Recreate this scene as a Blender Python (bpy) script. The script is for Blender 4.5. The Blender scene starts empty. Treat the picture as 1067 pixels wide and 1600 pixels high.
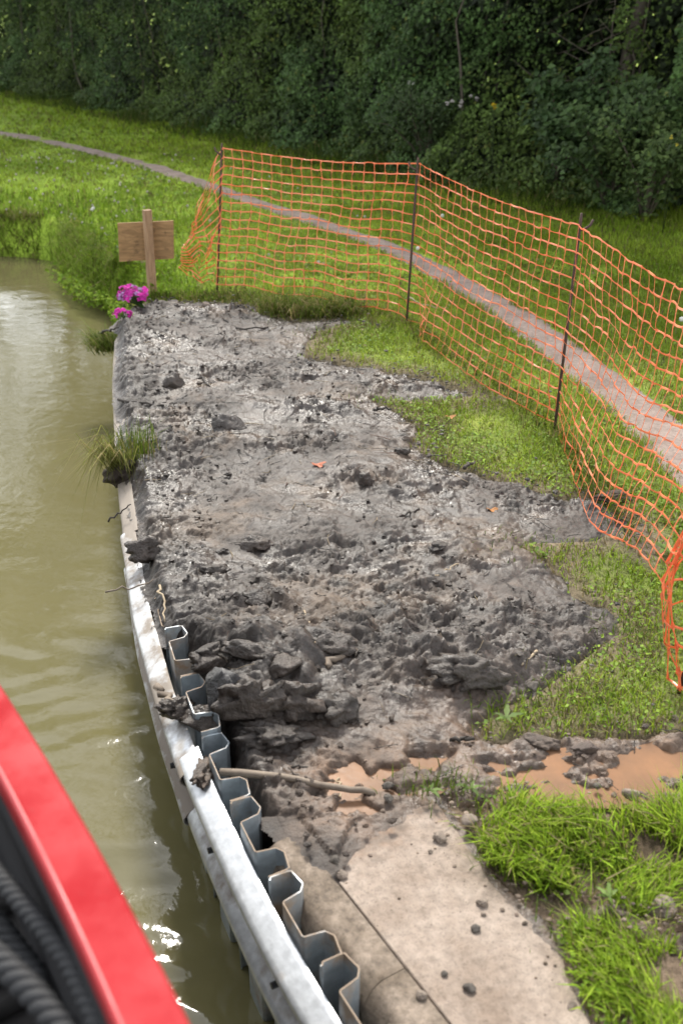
import bpy, math
import numpy as np
from mathutils import Vector

# ------------------------------------------------------------------ camera, world, sun, exposure
C = bpy.context.scene
COL = C.collection
CAM_H, PITCH, FPX, PW, PH = 2.2, math.radians(27.0), 1600.0, 1067.0, 1600.0
cam_d = bpy.data.cameras.new('camera'); cam = bpy.data.objects.new('camera', cam_d); COL.objects.link(cam)
cam.location = (0, 0, CAM_H); cam.rotation_euler = (math.radians(90) - PITCH, 0, 0)
cam_d.sensor_fit = 'VERTICAL'; cam_d.sensor_height = 36.0; cam_d.lens = 36.0 * FPX / PH
cam_d.clip_start = 0.05; cam_d.clip_end = 900
cam_d.dof.use_dof = True; cam_d.dof.focus_distance = 4.6; cam_d.dof.aperture_fstop = 2.6
C.camera = cam

SUN_EL, SUN_AZ = math.radians(48), math.radians(-6)        # azimuth: clockwise from the view direction (+Y)
w = bpy.data.worlds.new('World'); C.world = w; w.use_nodes = True
nt = w.node_tree; bgn = nt.nodes['Background']
sky = nt.nodes.new('ShaderNodeTexSky'); sky.sky_type = 'NISHITA'; sky.sun_disc = False
sky.sun_elevation = SUN_EL; sky.sun_rotation = SUN_AZ; sky.dust_density = 1.0; sky.air_density = 1.0
hs = nt.nodes.new('ShaderNodeHueSaturation'); hs.inputs['Saturation'].default_value = 0.16
nt.links.new(sky.outputs[0], hs.inputs['Color']); nt.links.new(hs.outputs[0], bgn.inputs[0])
bgn.inputs[1].default_value = 0.15
sd = bpy.data.lights.new('sun', 'SUN'); sd.energy = 2.0; sd.angle = math.radians(10); sd.color = (1.0, 0.95, 0.86)
so = bpy.data.objects.new('sun', sd); COL.objects.link(so)
sdir = Vector((math.sin(SUN_AZ) * math.cos(SUN_EL), math.cos(SUN_AZ) * math.cos(SUN_EL), math.sin(SUN_EL)))
so.rotation_euler = sdir.to_track_quat('Z', 'Y').to_euler(); so.location = (3, 6, 12)
vs = C.view_settings
vs.view_transform = 'Standard'; vs.look = 'None'; vs.gamma = 1.0; vs.use_curve_mapping = False
vs.exposure = 1.56
C.render.engine = 'CYCLES'
C.cycles.max_bounces = 6; C.cycles.diffuse_bounces = 3; C.cycles.transmission_bounces = 3; C.cycles.transparent_max_bounces = 4
C.cycles.use_denoising = True
try: C.cycles.denoiser = 'OPENIMAGEDENOISE'
except Exception: pass

RNG = np.random.default_rng(7)
ct, st_ = math.cos(PITCH), math.sin(PITCH)

def G(px, py, z=0.0):
    """point at height z seen at pixel (px,py) of the photograph"""
    a = (px - PW / 2) / FPX; b = -(py - PH / 2) / FPX
    dy = ct + b * st_; dz = -st_ + b * ct
    t = (z - CAM_H) / dz
    return np.array([a * t, dy * t, z])

def GP(pts, z=0.0):
    return np.array([G(x, y, z)[:2] for x, y in pts])

def proj(P):
    d = P[:, 1] * ct - (P[:, 2] - CAM_H) * st_
    u = (P[:, 1] * st_ + (P[:, 2] - CAM_H) * ct)
    d = np.where(d < .05, .05, d)
    return PW / 2 + FPX * P[:, 0] / d, PH / 2 - FPX * u / d, d

# ------------------------------------------------------------------ noise
def _hash(ix, iy, s):
    n = (ix.astype(np.int64) * 374761393 + iy.astype(np.int64) * 668265263 + s * 974634777) & 0xffffffff
    n = ((n ^ (n >> 13)) * 1274126177) & 0xffffffff
    return (n ^ (n >> 16)) & 0xffffffff

def perlin(x, y, s=0):
    x = np.asarray(x, float); y = np.asarray(y, float)
    ix = np.floor(x); iy = np.floor(y); fx = x - ix; fy = y - iy
    u = fx * fx * fx * (fx * (fx * 6 - 15) + 10); v = fy * fy * fy * (fy * (fy * 6 - 15) + 10)
    def g(ax, ay, dx, dy):
        a = _hash(ax, ay, s) * (2 * math.pi / 4294967296.0)
        return np.cos(a) * dx + np.sin(a) * dy
    a = g(ix, iy, fx, fy); b = g(ix + 1, iy, fx - 1, fy); c = g(ix, iy + 1, fx, fy - 1); d = g(ix + 1, iy + 1, fx - 1, fy - 1)
    return ((a + u * (b - a)) * (1 - v) + (c + u * (d - c)) * v) * 1.5

def fbm(x, y, o=4, s=0, gain=.5):
    r = 0; a = 1.0; t = 0
    for k in range(o):
        r = r + a * perlin(x * 2 ** k, y * 2 ** k, s + 31 * k); t += a; a *= gain
    return r / t * 1.4

def perlin3(P, s=0):
    x, y, z = P[:, 0], P[:, 1], P[:, 2]
    return (perlin(x + z * .37, y - z * .71, s) + perlin(y + x * .31 + 7.3, z - x * .53, s + 5) + perlin(z + y * .29 + 3.1, x - y * .67, s + 9)) * .7

def facets(x, y, s=0, jit=.9, cd=.28):
    """angular crumbs: nearest cell gives each patch its own height and tilt"""
    ix = np.floor(x); iy = np.floor(y); best = np.full(np.shape(x), 9.0); hh = np.zeros(np.shape(x)); sec = np.full(np.shape(x), 9.0)
    for a in (-1, 0, 1):
        for b in (-1, 0, 1):
            cx_, cy_ = ix + a, iy + b
            r1 = _hash(cx_, cy_, s) / 4294967296.0; r2 = _hash(cx_, cy_, s + 1) / 4294967296.0; r3 = _hash(cx_, cy_, s + 2) / 4294967296.0; r4 = _hash(cx_, cy_, s + 3) / 4294967296.0
            dx = x - (cx_ + .5 + (r1 - .5) * jit); dy = y - (cy_ + .5 + (r2 - .5) * jit); d = dx * dx + dy * dy
            up = d < best; sec = np.where(up, best, np.minimum(sec, d)); best = np.where(up, d, best)
            ta = r4 * 6.283; hh = np.where(up, (r3 - .5) * 1.0 + 1.1 * (np.cos(ta) * dx + np.sin(ta) * dy) * (.3 + r1), hh)
    crack = sstep(0, .10, np.sqrt(sec) - np.sqrt(best))
    return hh - cd * (1 - crack)

def sstep(a, b, x):
    t = np.clip((x - a) / (b - a), 0, 1); return t * t * (3 - 2 * t)

def inpoly(x, y, poly):
    r = np.zeros(np.shape(x), bool); n = len(poly)
    for i in range(n):
        x0, y0 = poly[i]; x1, y1 = poly[(i + 1) % n]
        if y0 == y1: continue
        r ^= ((y0 > y) != (y1 > y)) & (x < (x1 - x0) * (y - y0) / (y1 - y0) + x0)
    return r

def segdist(x, y, pts, closed=False):
    d = np.full(np.shape(x), 1e9); n = len(pts)
    for i in range(n if closed else n - 1):
        p = pts[i]; q = pts[(i + 1) % n]; v = q - p; L = max(v @ v, 1e-12)
        t = np.clip(((x - p[0]) * v[0] + (y - p[1]) * v[1]) / L, 0, 1)
        d = np.minimum(d, np.hypot(x - p[0] - t * v[0], y - p[1] - t * v[1]))
    return d

def sdf(x, y, poly):
    d = segdist(x, y, poly, True)
    return np.where(inpoly(x, y, poly), d, -d)      # positive inside

# ------------------------------------------------------------------ mesh and object helpers
def mk(name, V, F, m=None, parent=None, smooth=True, col=None, sharp=None):
    V = np.ascontiguousarray(V, np.float32).reshape(-1, 3)
    if not isinstance(F, list): F = [F]
    F = [np.asarray(f, np.int32) for f in F if len(f)]
    me = bpy.data.meshes.new(name)
    me.vertices.add(len(V)); me.vertices.foreach_set('co', V.ravel())
    tot = np.concatenate([np.full(len(f), f.shape[1], np.int32) for f in F])
    idx = np.concatenate([f.ravel() for f in F]).astype(np.int32)
    me.loops.add(len(idx)); me.loops.foreach_set('vertex_index', idx)
    me.polygons.add(len(tot)); stt = np.concatenate([[0], np.cumsum(tot)[:-1]]).astype(np.int32)
    me.polygons.foreach_set('loop_start', stt)
    me.polygons.foreach_set('use_smooth', np.full(len(tot), smooth, bool))
    if col is not None:
        at = me.color_attributes.new('Col', 'FLOAT_COLOR', 'POINT')
        c = np.ones((len(V), 4), np.float32); col = np.asarray(col); c[:, :col.shape[-1]] = col
        at.data.foreach_set('color', c.ravel())
    me.update(calc_edges=True); me.validate()
    if sharp: me.set_sharp_from_angle(angle=math.radians(sharp))
    if m: me.materials.append(m)
    o = bpy.data.objects.new(name, me); COL.objects.link(o)
    if parent: o.parent = parent
    return o

class MB:
    """collects numpy pieces into one mesh"""
    def __init__(s): s.V = []; s.F = {3: [], 4: []}; s.C = []; s.n = 0
    def add(s, V, F, c=(1, 1, 1)):
        V = np.asarray(V, float)
        if not isinstance(F, list): F = [F]
        for f in F:
            f = np.asarray(f, int)
            if len(f): s.F[f.shape[1]].append(f + s.n)
        s.V.append(V); s.C.append(np.broadcast_to(np.asarray(c, float), V.shape)); s.n += len(V)
    def build(s, name, m, parent=None, smooth=True, loc=None):
        V = np.concatenate(s.V)
        if loc is not None: V = V - np.asarray(loc)
        o = mk(name, V, [np.concatenate(s.F[k]) for k in (3, 4) if s.F[k]], m, parent, smooth, np.concatenate(s.C))
        if loc is not None: o.location = loc
        return o

def tag(o, label=None, cat=None, group=None, kind=None):
    for k, v in (('label', label), ('category', cat), ('group', group), ('kind', kind)):
        if v: o[k] = v
    return o

def empty(name, loc, label, cat, group=None):
    o = bpy.data.objects.new(name, None); COL.objects.link(o); o.location = loc; o.empty_display_size = .1
    return tag(o, label, cat, group)

def tube(path, r, sides=8, cap=True, noise=0, seed=0):
    P = np.asarray(path, float); n = len(P); r = np.broadcast_to(np.asarray(r, float), (n,))
    T = np.gradient(P, axis=0); T /= np.linalg.norm(T, axis=1)[:, None] + 1e-9
    up = np.array([0, 0, 1.0]) if abs(T[0, 2]) < .9 else np.array([1.0, 0, 0])
    A = np.cross(T, up); A /= np.linalg.norm(A, axis=1)[:, None] + 1e-9
    B = np.cross(A, T); th = np.arange(sides) * 2 * math.pi / sides
    rr = r[:, None] * np.ones((n, sides))
    if noise:
        g = np.random.default_rng(seed); rr = rr * (1 + noise * g.normal(size=rr.shape))
    V = (P[:, None] + rr[..., None] * (np.cos(th)[None, :, None] * A[:, None] + np.sin(th)[None, :, None] * B[:, None])).reshape(-1, 3)
    i = np.arange(n - 1)[:, None] * sides; j = np.arange(sides)[None]; k = (j + 1) % sides
    F = np.stack([i + j, i + k, i + sides + k, i + sides + j], -1).reshape(-1, 4)
    out = [F]
    if cap:
        V = np.vstack([V, P[0], P[-1]]); a = n * sides; jj = np.arange(sides); kk = (jj + 1) % sides
        out.append(np.vstack([np.stack([np.full(sides, a), kk, jj], -1), np.stack([np.full(sides, a + 1), (n - 1) * sides + jj, (n - 1) * sides + kk], -1)]))
    return V, out

def box(c, s, R=None):
    x, y, z = np.asarray(s) / 2
    V = np.array([[-x, -y, -z], [x, -y, -z], [x, y, -z], [-x, y, -z], [-x, -y, z], [x, -y, z], [x, y, z], [-x, y, z]])
    if R is not None: V = V @ np.asarray(R).T
    return V + np.asarray(c), np.array([[0, 3, 2, 1], [4, 5, 6, 7], [0, 1, 5, 4], [1, 2, 6, 5], [2, 3, 7, 6], [3, 0, 4, 7]])

def rotz(a): return np.array([[math.cos(a), -math.sin(a), 0], [math.sin(a), math.cos(a), 0], [0, 0, 1]])
def rotx(a): return np.array([[1, 0, 0], [0, math.cos(a), -math.sin(a)], [0, math.sin(a), math.cos(a)]])
def roty(a): return np.array([[math.cos(a), 0, math.sin(a)], [0, 1, 0], [-math.sin(a), 0, math.cos(a)]])

_ico = {}
def ico(sub):
    if sub not in _ico:
        import bmesh
        bm = bmesh.new(); bmesh.ops.create_icosphere(bm, subdivisions=sub, radius=1)
        _ico[sub] = (np.array([v.co[:] for v in bm.verts]), np.array([[v.index for v in f.verts] for f in bm.faces])); bm.free()
    return _ico[sub]

def lump(size, sub=3, seed=0, amp=.35, freq=1.6, flat=0.0, facets=0):
    V, F = ico(sub); V = V.copy(); g = np.random.default_rng(seed)
    off = g.uniform(-50, 50, 3)
    r = 1 + amp * perlin3(V * freq + off, seed % 97) + amp * .5 * perlin3(V * freq * 2.3 + off, 3) + amp * .28 * perlin3(V * freq * 5.1 + off, 4) + amp * .16 * perlin3(V * freq * 11 + off, 6)
    for k in range(facets):       # broken planes
        n = g.normal(size=3); n /= np.linalg.norm(n); d = g.uniform(.55, .85)
        t = (V @ n) * r; r = np.where(t > d, r * d / np.maximum(t, 1e-6), r)
    V = V * r[:, None] * np.asarray(size)
    if flat: V[:, 2] = np.maximum(V[:, 2], -flat * size[2])
    return V, F

# ------------------------------------------------------------------ materials
def newmat(name):
    m = bpy.data.materials.new(name); m.use_nodes = True
    return m, m.node_tree, m.node_tree.nodes['Principled BSDF']

def N(t, typ, **kw):
    n = t.nodes.new(typ)
    for k, v in kw.items():
        if k in n.inputs: n.inputs[k].default_value = v
        else: setattr(n, k, v)
    return n

def noise(t, scale, detail=4, rough=.55, vec=None, dist=0):
    n = N(t, 'ShaderNodeTexNoise'); n.inputs['Scale'].default_value = scale; n.inputs['Detail'].default_value = detail
    n.inputs['Roughness'].default_value = rough; n.inputs['Distortion'].default_value = dist
    if vec is None:
        tc = N(t, 'ShaderNodeTexCoord'); vec = tc.outputs['Object']
    t.links.new(vec, n.inputs['Vector']); return n.outputs['Fac']

def ramp(t, fac, stops):
    r = N(t, 'ShaderNodeValToRGB'); e = r.color_ramp.elements
    while len(e) < len(stops): e.new(.5)
    for el, (p, c) in zip(e, stops):
        el.position = p; el.color = (*c, 1) if len(c) == 3 else c
    t.links.new(fac, r.inputs['Fac']); return r.outputs['Color']

def mixc(t, a, b, fac, typ='MIX'):
    n = N(t, 'ShaderNodeMix', data_type='RGBA', blend_type=typ)
    for s, v in ((6, a), (7, b)):
        if isinstance(v, tuple): n.inputs[s].default_value = (*v, 1)
        else: t.links.new(v, n.inputs[s])
    if isinstance(fac, float): n.inputs[0].default_value = fac
    else: t.links.new(fac, n.inputs[0])
    return n.outputs[2]

def bump(t, h, strength, dist, bs, prev=None):
    b = N(t, 'ShaderNodeBump'); b.inputs['Strength'].default_value = strength; b.inputs['Distance'].default_value = dist
    t.links.new(h, b.inputs['Height'])
    if prev: t.links.new(prev, b.inputs['Normal'])
    if bs: t.links.new(b.outputs[0], bs.inputs['Normal'])
    return b.outputs[0]

def vcol(t):
    a = N(t, 'ShaderNodeAttribute'); a.attribute_name = 'Col'; return a.outputs['Color']

def gray(v): return (v, v, v)

def mat_leaf(name, trans=.3, rough=.5, spec=.3, up=0.0):
    m, t, bs = newmat(name); c = vcol(t)
    t.links.new(c, bs.inputs['Base Color']); bs.inputs['Roughness'].default_value = rough; bs.inputs['Specular IOR Level'].default_value = spec
    tr = N(t, 'ShaderNodeBsdfTranslucent'); mx = N(t, 'ShaderNodeMixShader'); mx.inputs[0].default_value = trans
    if up:       # thin blades are shaded as part of the sward they make up
        ge = N(t, 'ShaderNodeNewGeometry'); v1 = N(t, 'ShaderNodeVectorMath', operation='MULTIPLY_ADD'); t.links.new(ge.outputs['Normal'], v1.inputs[0]); v1.inputs[1].default_value = (.55, .55, .55); v1.inputs[2].default_value = (0, 0, up)
        v2 = N(t, 'ShaderNodeVectorMath', operation='NORMALIZE'); t.links.new(v1.outputs[0], v2.inputs[0]); t.links.new(v2.outputs[0], bs.inputs['Normal'])
    cc = mixc(t, c, (1.0, 1.0, .35), .35, 'MULTIPLY'); t.links.new(cc, tr.inputs['Color'])
    t.links.new(bs.outputs[0], mx.inputs[1]); t.links.new(tr.outputs[0], mx.inputs[2])
    t.links.new(mx.outputs[0], t.nodes['Material Output'].inputs['Surface']); return m

M = {}
M['grass'] = mat_leaf('grass_blade', .48, .6, .06, 2.2)
M['leaf'] = mat_leaf('leaf', .35, .55, .15, 1.2)
M['hedge_leaf'] = mat_leaf('hedge_leaf', .12, .55, .2)
M['petal'] = mat_leaf('petal', .3, .6, .2)

def mat_mud(name, lo=.28, hi=.62, dark=1.0, bs_=.55):
    m, t, bs = newmat(name); c = vcol(t)
    n1 = noise(t, 9, 6, .62); n2 = noise(t, 55, 5, .6); n3 = noise(t, 230, 4, .6)
    v = ramp(t, n1, [(.32, gray(.62 * dark)), (.68, gray(1.25 * dark))])
    c1 = mixc(t, c, v, 1.0, 'MULTIPLY')
    v2 = ramp(t, n2, [(.3, (.62, .58, .55)), (.62, gray(1.12))])
    c2 = mixc(t, c1, v2, .8, 'MULTIPLY')
    t.links.new(c2, bs.inputs['Base Color'])
    rm = N(t, 'ShaderNodeMath', operation='MULTIPLY_ADD'); t.links.new(n2, rm.inputs[0]); rm.inputs[1].default_value = .45; t.links.new(noise(t, 3.1, 4, .6), rm.inputs[2]); at_ = [n for n in t.nodes if n.bl_idname == 'ShaderNodeAttribute'][0]; sb2 = N(t, 'ShaderNodeMath', operation='MULTIPLY_ADD'); t.links.new(at_.outputs['Alpha'], sb2.inputs[0]); sb2.inputs[1].default_value = -.22; t.links.new(rm.outputs[0], sb2.inputs[2]); r = ramp(t, sb2.outputs[0], [(.42, gray(lo)), (.84, gray(hi))]); t.links.new(r, bs.inputs['Roughness'])
    bs.inputs['Specular IOR Level'].default_value = .5
    b1 = bump(t, n2, bs_, .012, None); bump(t, n3, .5, .004, bs, b1)
    return m
M['mud'] = mat_mud('wet_mud', .24, .66)
M['clod'] = mat_mud('clod_mud', .35, .7, .95, 1.0)
M['soil'] = mat_mud('bank_soil', .7, .95, .9)

def mat_water():
    m, t, bs = newmat('canal_water')
    n = noise(t, .8, 3, .5); c = ramp(t, n, [(.3, (.124, .112, .050)), (.7, (.146, .131, .060))])
    t.links.new(c, bs.inputs['Base Color']); bs.inputs['Roughness'].default_value = .06; bs.inputs['IOR'].default_value = 1.333
    n1 = noise(t, 7, 3, .5, dist=.6); n2 = noise(t, 26, 2, .5)
    b1 = bump(t, n1, .08, .03, None); bump(t, n2, .06, .008, bs, b1)
    return m
M['water'] = mat_water()

def mat_puddle():
    m, t, bs = newmat('clay_puddle')
    n = noise(t, 5, 6, .65); c = ramp(t, n, [(.3, (.17, .105, .068)), (.68, (.27, .150, .085))])
    t.links.new(c, bs.inputs['Base Color']); bs.inputs['Roughness'].default_value = .3; bs.inputs['Specular IOR Level'].default_value = .05
    n2 = noise(t, 40, 2, .5); bump(t, n2, .12, .006, bs); return m
M['puddle'] = mat_puddle()

def mat_simple(name, col, rough=.5, metal=0, var=.25, scale=12, bstr=0, bscale=60, spec=.5):
    m, t, bs = newmat(name)
    n = noise(t, scale, 5, .6)
    lo = tuple(x * (1 - var) for x in col); hi = tuple(min(1, x * (1 + var)) for x in col)
    t.links.new(ramp(t, n, [(.3, lo), (.7, hi)]), bs.inputs['Base Color'])
    bs.inputs['Roughness'].default_value = rough; bs.inputs['Metallic'].default_value = metal; bs.inputs['Specular IOR Level'].default_value = spec
    if bstr: bump(t, noise(t, bscale, 4, .6), bstr, .004, bs)
    return m

def mat_galv(name, base, muddy):
    """galvanised steel with spangle and dried mud where the object's own 'Col' red channel says it is muddy"""
    m, t, bs = newmat(name); a = vcol(t)
    sp = N(t, 'ShaderNodeSeparateColor'); t.links.new(a, sp.inputs[0])
    n = noise(t, 30, 4, .6); n2 = noise(t, 7, 5, .65)
    c = ramp(t, n, [(.32, tuple(x * .72 for x in base)), (.66, base)])
    mud_shade_n = N(t, 'ShaderNodeMath', operation='ADD'); t.links.new(n2, mud_shade_n.inputs[0]); t.links.new(sp.outputs[0], mud_shade_n.inputs[1])
    f = ramp(t, mud_shade_n.outputs[0], [(.62, gray(0)), (.80, gray(1))])
    c2 = mixc(t, c, muddy, f); t.links.new(c2, bs.inputs['Base Color'])
    me = N(t, 'ShaderNodeMath', operation='MULTIPLY_ADD'); t.links.new(f, me.inputs[0]); me.inputs[1].default_value = -.6; me.inputs[2].default_value = .6
    t.links.new(me.outputs[0], bs.inputs['Metallic'])
    r = N(t, 'ShaderNodeMath', operation='MULTIPLY_ADD'); t.links.new(f, r.inputs[0]); r.inputs[1].default_value = .35; r.inputs[2].default_value = .42
    t.links.new(r.outputs[0], bs.inputs['Roughness'])
    bump(t, noise(t, 45, 4, .6), .25, .003, bs); return m
M['rail'] = mat_galv('galvanised_rail', (.66, .68, .70), (.25, .215, .18))
M['pile'] = mat_galv('galvanised_pile', (.50, .56, .60), (.30, .225, .16))
M['bolt'] = mat_simple('bolt_steel', (.05, .05, .055), .45, .6)
M['rust'] = mat_simple('rusty_steel', (.075, .045, .035), .75, .2, .4, 40, .4, 120)

def mat_concrete(name, base, dirt, dsc=3.0, dirtdir=None, lo2=.72):
    m, t, bs = newmat(name)
    n1 = noise(t, dsc, 6, .65); n2 = noise(t, 38, 5, .65); n3 = noise(t, 160, 3, .6)
    c = ramp(t, n1, [(.34, dirt), (.62, base)])
    c = mixc(t, c, ramp(t, n2, [(.3, gray(lo2)), (.6, gray(1.10))]), .9, 'MULTIPLY')
    c = mixc(t, c, ramp(t, n3, [(.34, gray(.6)), (.46, gray(1.0))]), .7, 'MULTIPLY')
    if dirtdir:    # dried slurry trodden over the far end
        tc = N(t, 'ShaderNodeTexCoord'); dp = N(t, 'ShaderNodeVectorMath', operation='DOT_PRODUCT'); t.links.new(tc.outputs['Object'], dp.inputs[0]); dp.inputs[1].default_value = dirtdir[0]
        ma = N(t, 'ShaderNodeMath', operation='MULTIPLY_ADD'); t.links.new(dp.outputs['Value'], ma.inputs[0]); ma.inputs[1].default_value = 1.0; ma.inputs[2].default_value = dirtdir[1]
        nn = noise(t, 7, 6, .7); ad = N(t, 'ShaderNodeMath', operation='ADD'); t.links.new(ma.outputs[0], ad.inputs[0]); t.links.new(nn, ad.inputs[1])
        f = ramp(t, ad.outputs[0], [(.50, gray(0)), (.72, gray(1))]); c = mixc(t, c, ramp(t, noise(t, 16, 4, .6), [(.35, (.115, .095, .08)), (.65, (.27, .185, .13))]), f)
    t.links.new(c, bs.inputs['Base Color']); bs.inputs['Roughness'].default_value = .85; bs.inputs['Specular IOR Level'].default_value = .3
    b = bump(t, n2, .35, .006, None); bump(t, n3, .4, .003, bs, b); return m
M['coping'] = mat_concrete('weathered_coping', (.285, .230, .182), (.115, .088, .063), 7, None, .45)
M['grit'] = mat_concrete('path_grit', (.30, .235, .20), (.20, .152, .126), 4)

def mat_ground():
    m, t, bs = newmat('turf_soil'); c = vcol(t)
    n1 = noise(t, 3, 6, .65); n2 = noise(t, 40, 5, .7)
    c1 = mixc(t, c, ramp(t, n1, [(.3, gray(.7)), (.7, gray(1.25))]), 1.0, 'MULTIPLY')
    c1 = mixc(t, c1, ramp(t, n2, [(.34, gray(.50)), (.58, gray(1.5))]), .9, 'MULTIPLY')
    t.links.new(c1, bs.inputs['Base Color']); bs.inputs['Roughness'].default_value = .95; bs.inputs['Specular IOR Level'].default_value = .15
    bump(t, n2, .8, .02, bs); return m
M['ground'] = mat_ground()

def mat_net():
    m, t, bs = newmat('orange_plastic_net')
    n = noise(t, 3, 2, .5)
    c = ramp(t, n, [(.3, (.93, .28, .12)), (.7, (.95, .38, .20))])
    t.links.new(c, bs.inputs['Base Color']); bs.inputs['Roughness'].default_value = .32; bs.inputs['Specular IOR Level'].default_value = .6
    tr = N(t, 'ShaderNodeBsdfTranslucent'); t.links.new(c, tr.inputs['Color'])
    mx = N(t, 'ShaderNodeMixShader'); mx.inputs[0].default_value = .38
    t.links.new(bs.outputs[0], mx.inputs[1]); t.links.new(tr.outputs[0], mx.inputs[2])
    t.links.new(mx.outputs[0], t.nodes['Material Output'].inputs['Surface']); return m
M['net'] = mat_net()

def mat_wood(name, a, b, scale, stain=.5):
    m, t, bs = newmat(name)
    tc = N(t, 'ShaderNodeTexCoord'); mp = N(t, 'ShaderNodeMapping'); mp.inputs['Scale'].default_value = scale
    t.links.new(tc.outputs['Object'], mp.inputs['Vector'])
    n = noise(t, 4, 5, .6, mp.outputs[0], 1.2); n2 = noise(t, 14, 4, .6)
    c = ramp(t, n, [(.3, a), (.7, b)])
    c = mixc(t, c, ramp(t, n2, [(.26, gray(.25)), (.4, gray(1))]), stain, 'MULTIPLY')
    t.links.new(c, bs.inputs['Base Color']); bs.inputs['Roughness'].default_value = .75
    bump(t, n, .2, .003, bs); return m
M['ply'] = mat_wood('plywood', (.17, .095, .038), (.38, .225, .10), (1.5, 1, 7), .8)
M['stake'] = mat_wood('stake_timber', (.20, .115, .06), (.40, .26, .15), (9, 9, 1))
M['stick'] = mat_wood('wet_stick', (.13, .10, .075), (.23, .185, .14), (3, 3, 3), .4)
M['darkstick'] = mat_wood('dark_stick', (.028, .022, .018), (.06, .05, .042), (3, 3, 3), .3)
M['stalk'] = mat_wood('dry_stalk', (.30, .23, .15), (.42, .34, .23), (3, 3, 3), .1)
M['bark'] = mat_wood('bark', (.05, .04, .03), (.11, .09, .065), (4, 4, 1), .4)
M['stone'] = mat_concrete('stone', (.27, .22, .18), (.16, .13, .105), 20)
M['darkstone'] = mat_concrete('dark_stone', (.13, .115, .10), (.075, .065, .055), 20)
def mat_red():
    m, t, bs = newmat('red_paint'); n1 = noise(t, 6, 5, .65); n2 = noise(t, 45, 5, .7)
    c = ramp(t, n1, [(.3, (.31, .017, .022)), (.7, (.39, .026, .031))]); c = mixc(t, c, (.26, .05, .05), ramp(t, n2, [(.62, gray(0)), (.74, gray(.7))])); t.links.new(c, bs.inputs['Base Color'])
    t.links.new(ramp(t, n1, [(.35, gray(.28)), (.65, gray(.55))]), bs.inputs['Roughness']); bump(t, n2, .1, .002, bs); return m
M['red'] = mat_red()
M['hull'] = mat_simple('black_hull_paint', (.02, .02, .022), .6)
M['deck'] = mat_simple('dark_deck', (.025, .023, .022), .8, 0, .4, 20)
M['rope'] = mat_simple('black_rope', (.017, .018, .020), .7, 0, .2, 40, .4, 200)
M['deadleaf'] = mat_simple('dead_leaf', (.42, .14, .075), .7, 0, .3, 30)
M['brown_leaf'] = mat_simple('brown_leaf', (.35, .15, .04), .7, 0, .3, 30)

# ------------------------------------------------------------------ plan lines
# back top edge of the steel rail, in plan; smoothed
_rl = [(535, 1600), (502, 1530), (428, 1412), (382, 1330), (343, 1252), (315, 1185), (294, 1120), (280, 1070), (266, 1018), (249, 960),
       (234, 905), (222, 850), (213, 800), (206, 750), (200, 700), (197, 650), (196, 600), (195, 555), (195, 520)]
_rp = GP(_rl, -0.02)
_co = np.polyfit(_rp[:, 1], _rp[:, 0], 4)
_y0, _y1 = _rp[0, 1], _rp[-1, 1]
_sl0 = np.polyval(np.polyder(_co), _y0); _sl1 = np.polyval(np.polyder(_co), _y1)
def railx(y):
    y = np.asarray(y, float); yc = np.clip(y, _y0, _y1)
    return np.polyval(_co, yc) + np.where(y < _y0, (y - _y0) * _sl0, 0) + np.where(y > _y1, (y - _y1) * _sl1, 0)
_yy = np.linspace(-1.5, _y1, 700); _xx = railx(_yy)
_ss = np.concatenate([[0], np.cumsum(np.hypot(np.diff(_xx), np.diff(_yy)))])
def rail_at(s, off=0.0):
    """plan point at arc length s along the rail, off metres to the land side"""
    x = np.interp(s, _ss, _xx); y = np.interp(s, _ss, _yy)
    e = .02; tx = np.interp(s + e, _ss, _xx) - np.interp(s - e, _ss, _xx); ty = np.interp(s + e, _ss, _yy) - np.interp(s - e, _ss, _yy)
    L = np.hypot(tx, ty) + 1e-9
    return np.stack([x + ty / L * off, y - tx / L * off], -1)
def rail_s(y): return np.interp(y, _yy, _ss)

ZC = -.004
L0, L1 = G(527, 1378, ZC)[:2], G(617, 1492, ZC)[:2]; LD = (L1 - L0) / np.hypot(*(L1 - L0)); LN = np.array([LD[1], -LD[0]])
if LN[0] < 0: LN = -LN
_coast = GP([(178, 500), (150, 492)], -.3)
WATER_Z = -0.68
_nat = GP([(172, 498), (135, 488), (105, 466), (75, 440), (56, 414), (28, 409), (-40, 406), (-300, 392)], WATER_Z)
_land = rail_at(np.linspace(0, _ss[-1], 60), .10)
CANAL = np.vstack([[[12, -30]], [[_land[0, 0] + 9, -16]], _land, _nat, [[-60, 22]], [[-60, -30]]])

MUD = GP([(172, 508), (200, 480), (262, 469), (330, 466), (400, 472), (418, 488), (470, 496), (535, 494), (562, 502), (505, 516), (478, 552), (560, 566),
          (650, 582), (735, 604), (765, 616), (700, 624), (595, 624), (640, 648), (668, 668), (652, 692), (700, 716), (790, 742), (880, 768), (945, 768),
          (990, 800), (1005, 830), (930, 850), (828, 853), (880, 882), (905, 922), (972, 942), (988, 992), (925, 1026), (898, 1056), (850, 1085),
          (790, 1112), (760, 1140), (830, 1142), (900, 1135), (1000, 1135), (1130, 1130), (1160, 1275), (1010, 1268), (900, 1262), (800, 1250), (755, 1275), (762, 1340), (800, 1378),
          (870, 1392), (960, 1400), (1130, 1440), (1180, 1510), (1040, 1490), (940, 1450), (880, 1450), (905, 1560), (960, 1640), (890, 1640), (860, 1500), (790, 1420), (735, 1330),
          (690, 1262), (610, 1312), (560, 1350), (525, 1380), (488, 1368), (452, 1338), (420, 1300), (392, 1275), (360, 1235), (325, 1170)])
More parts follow.
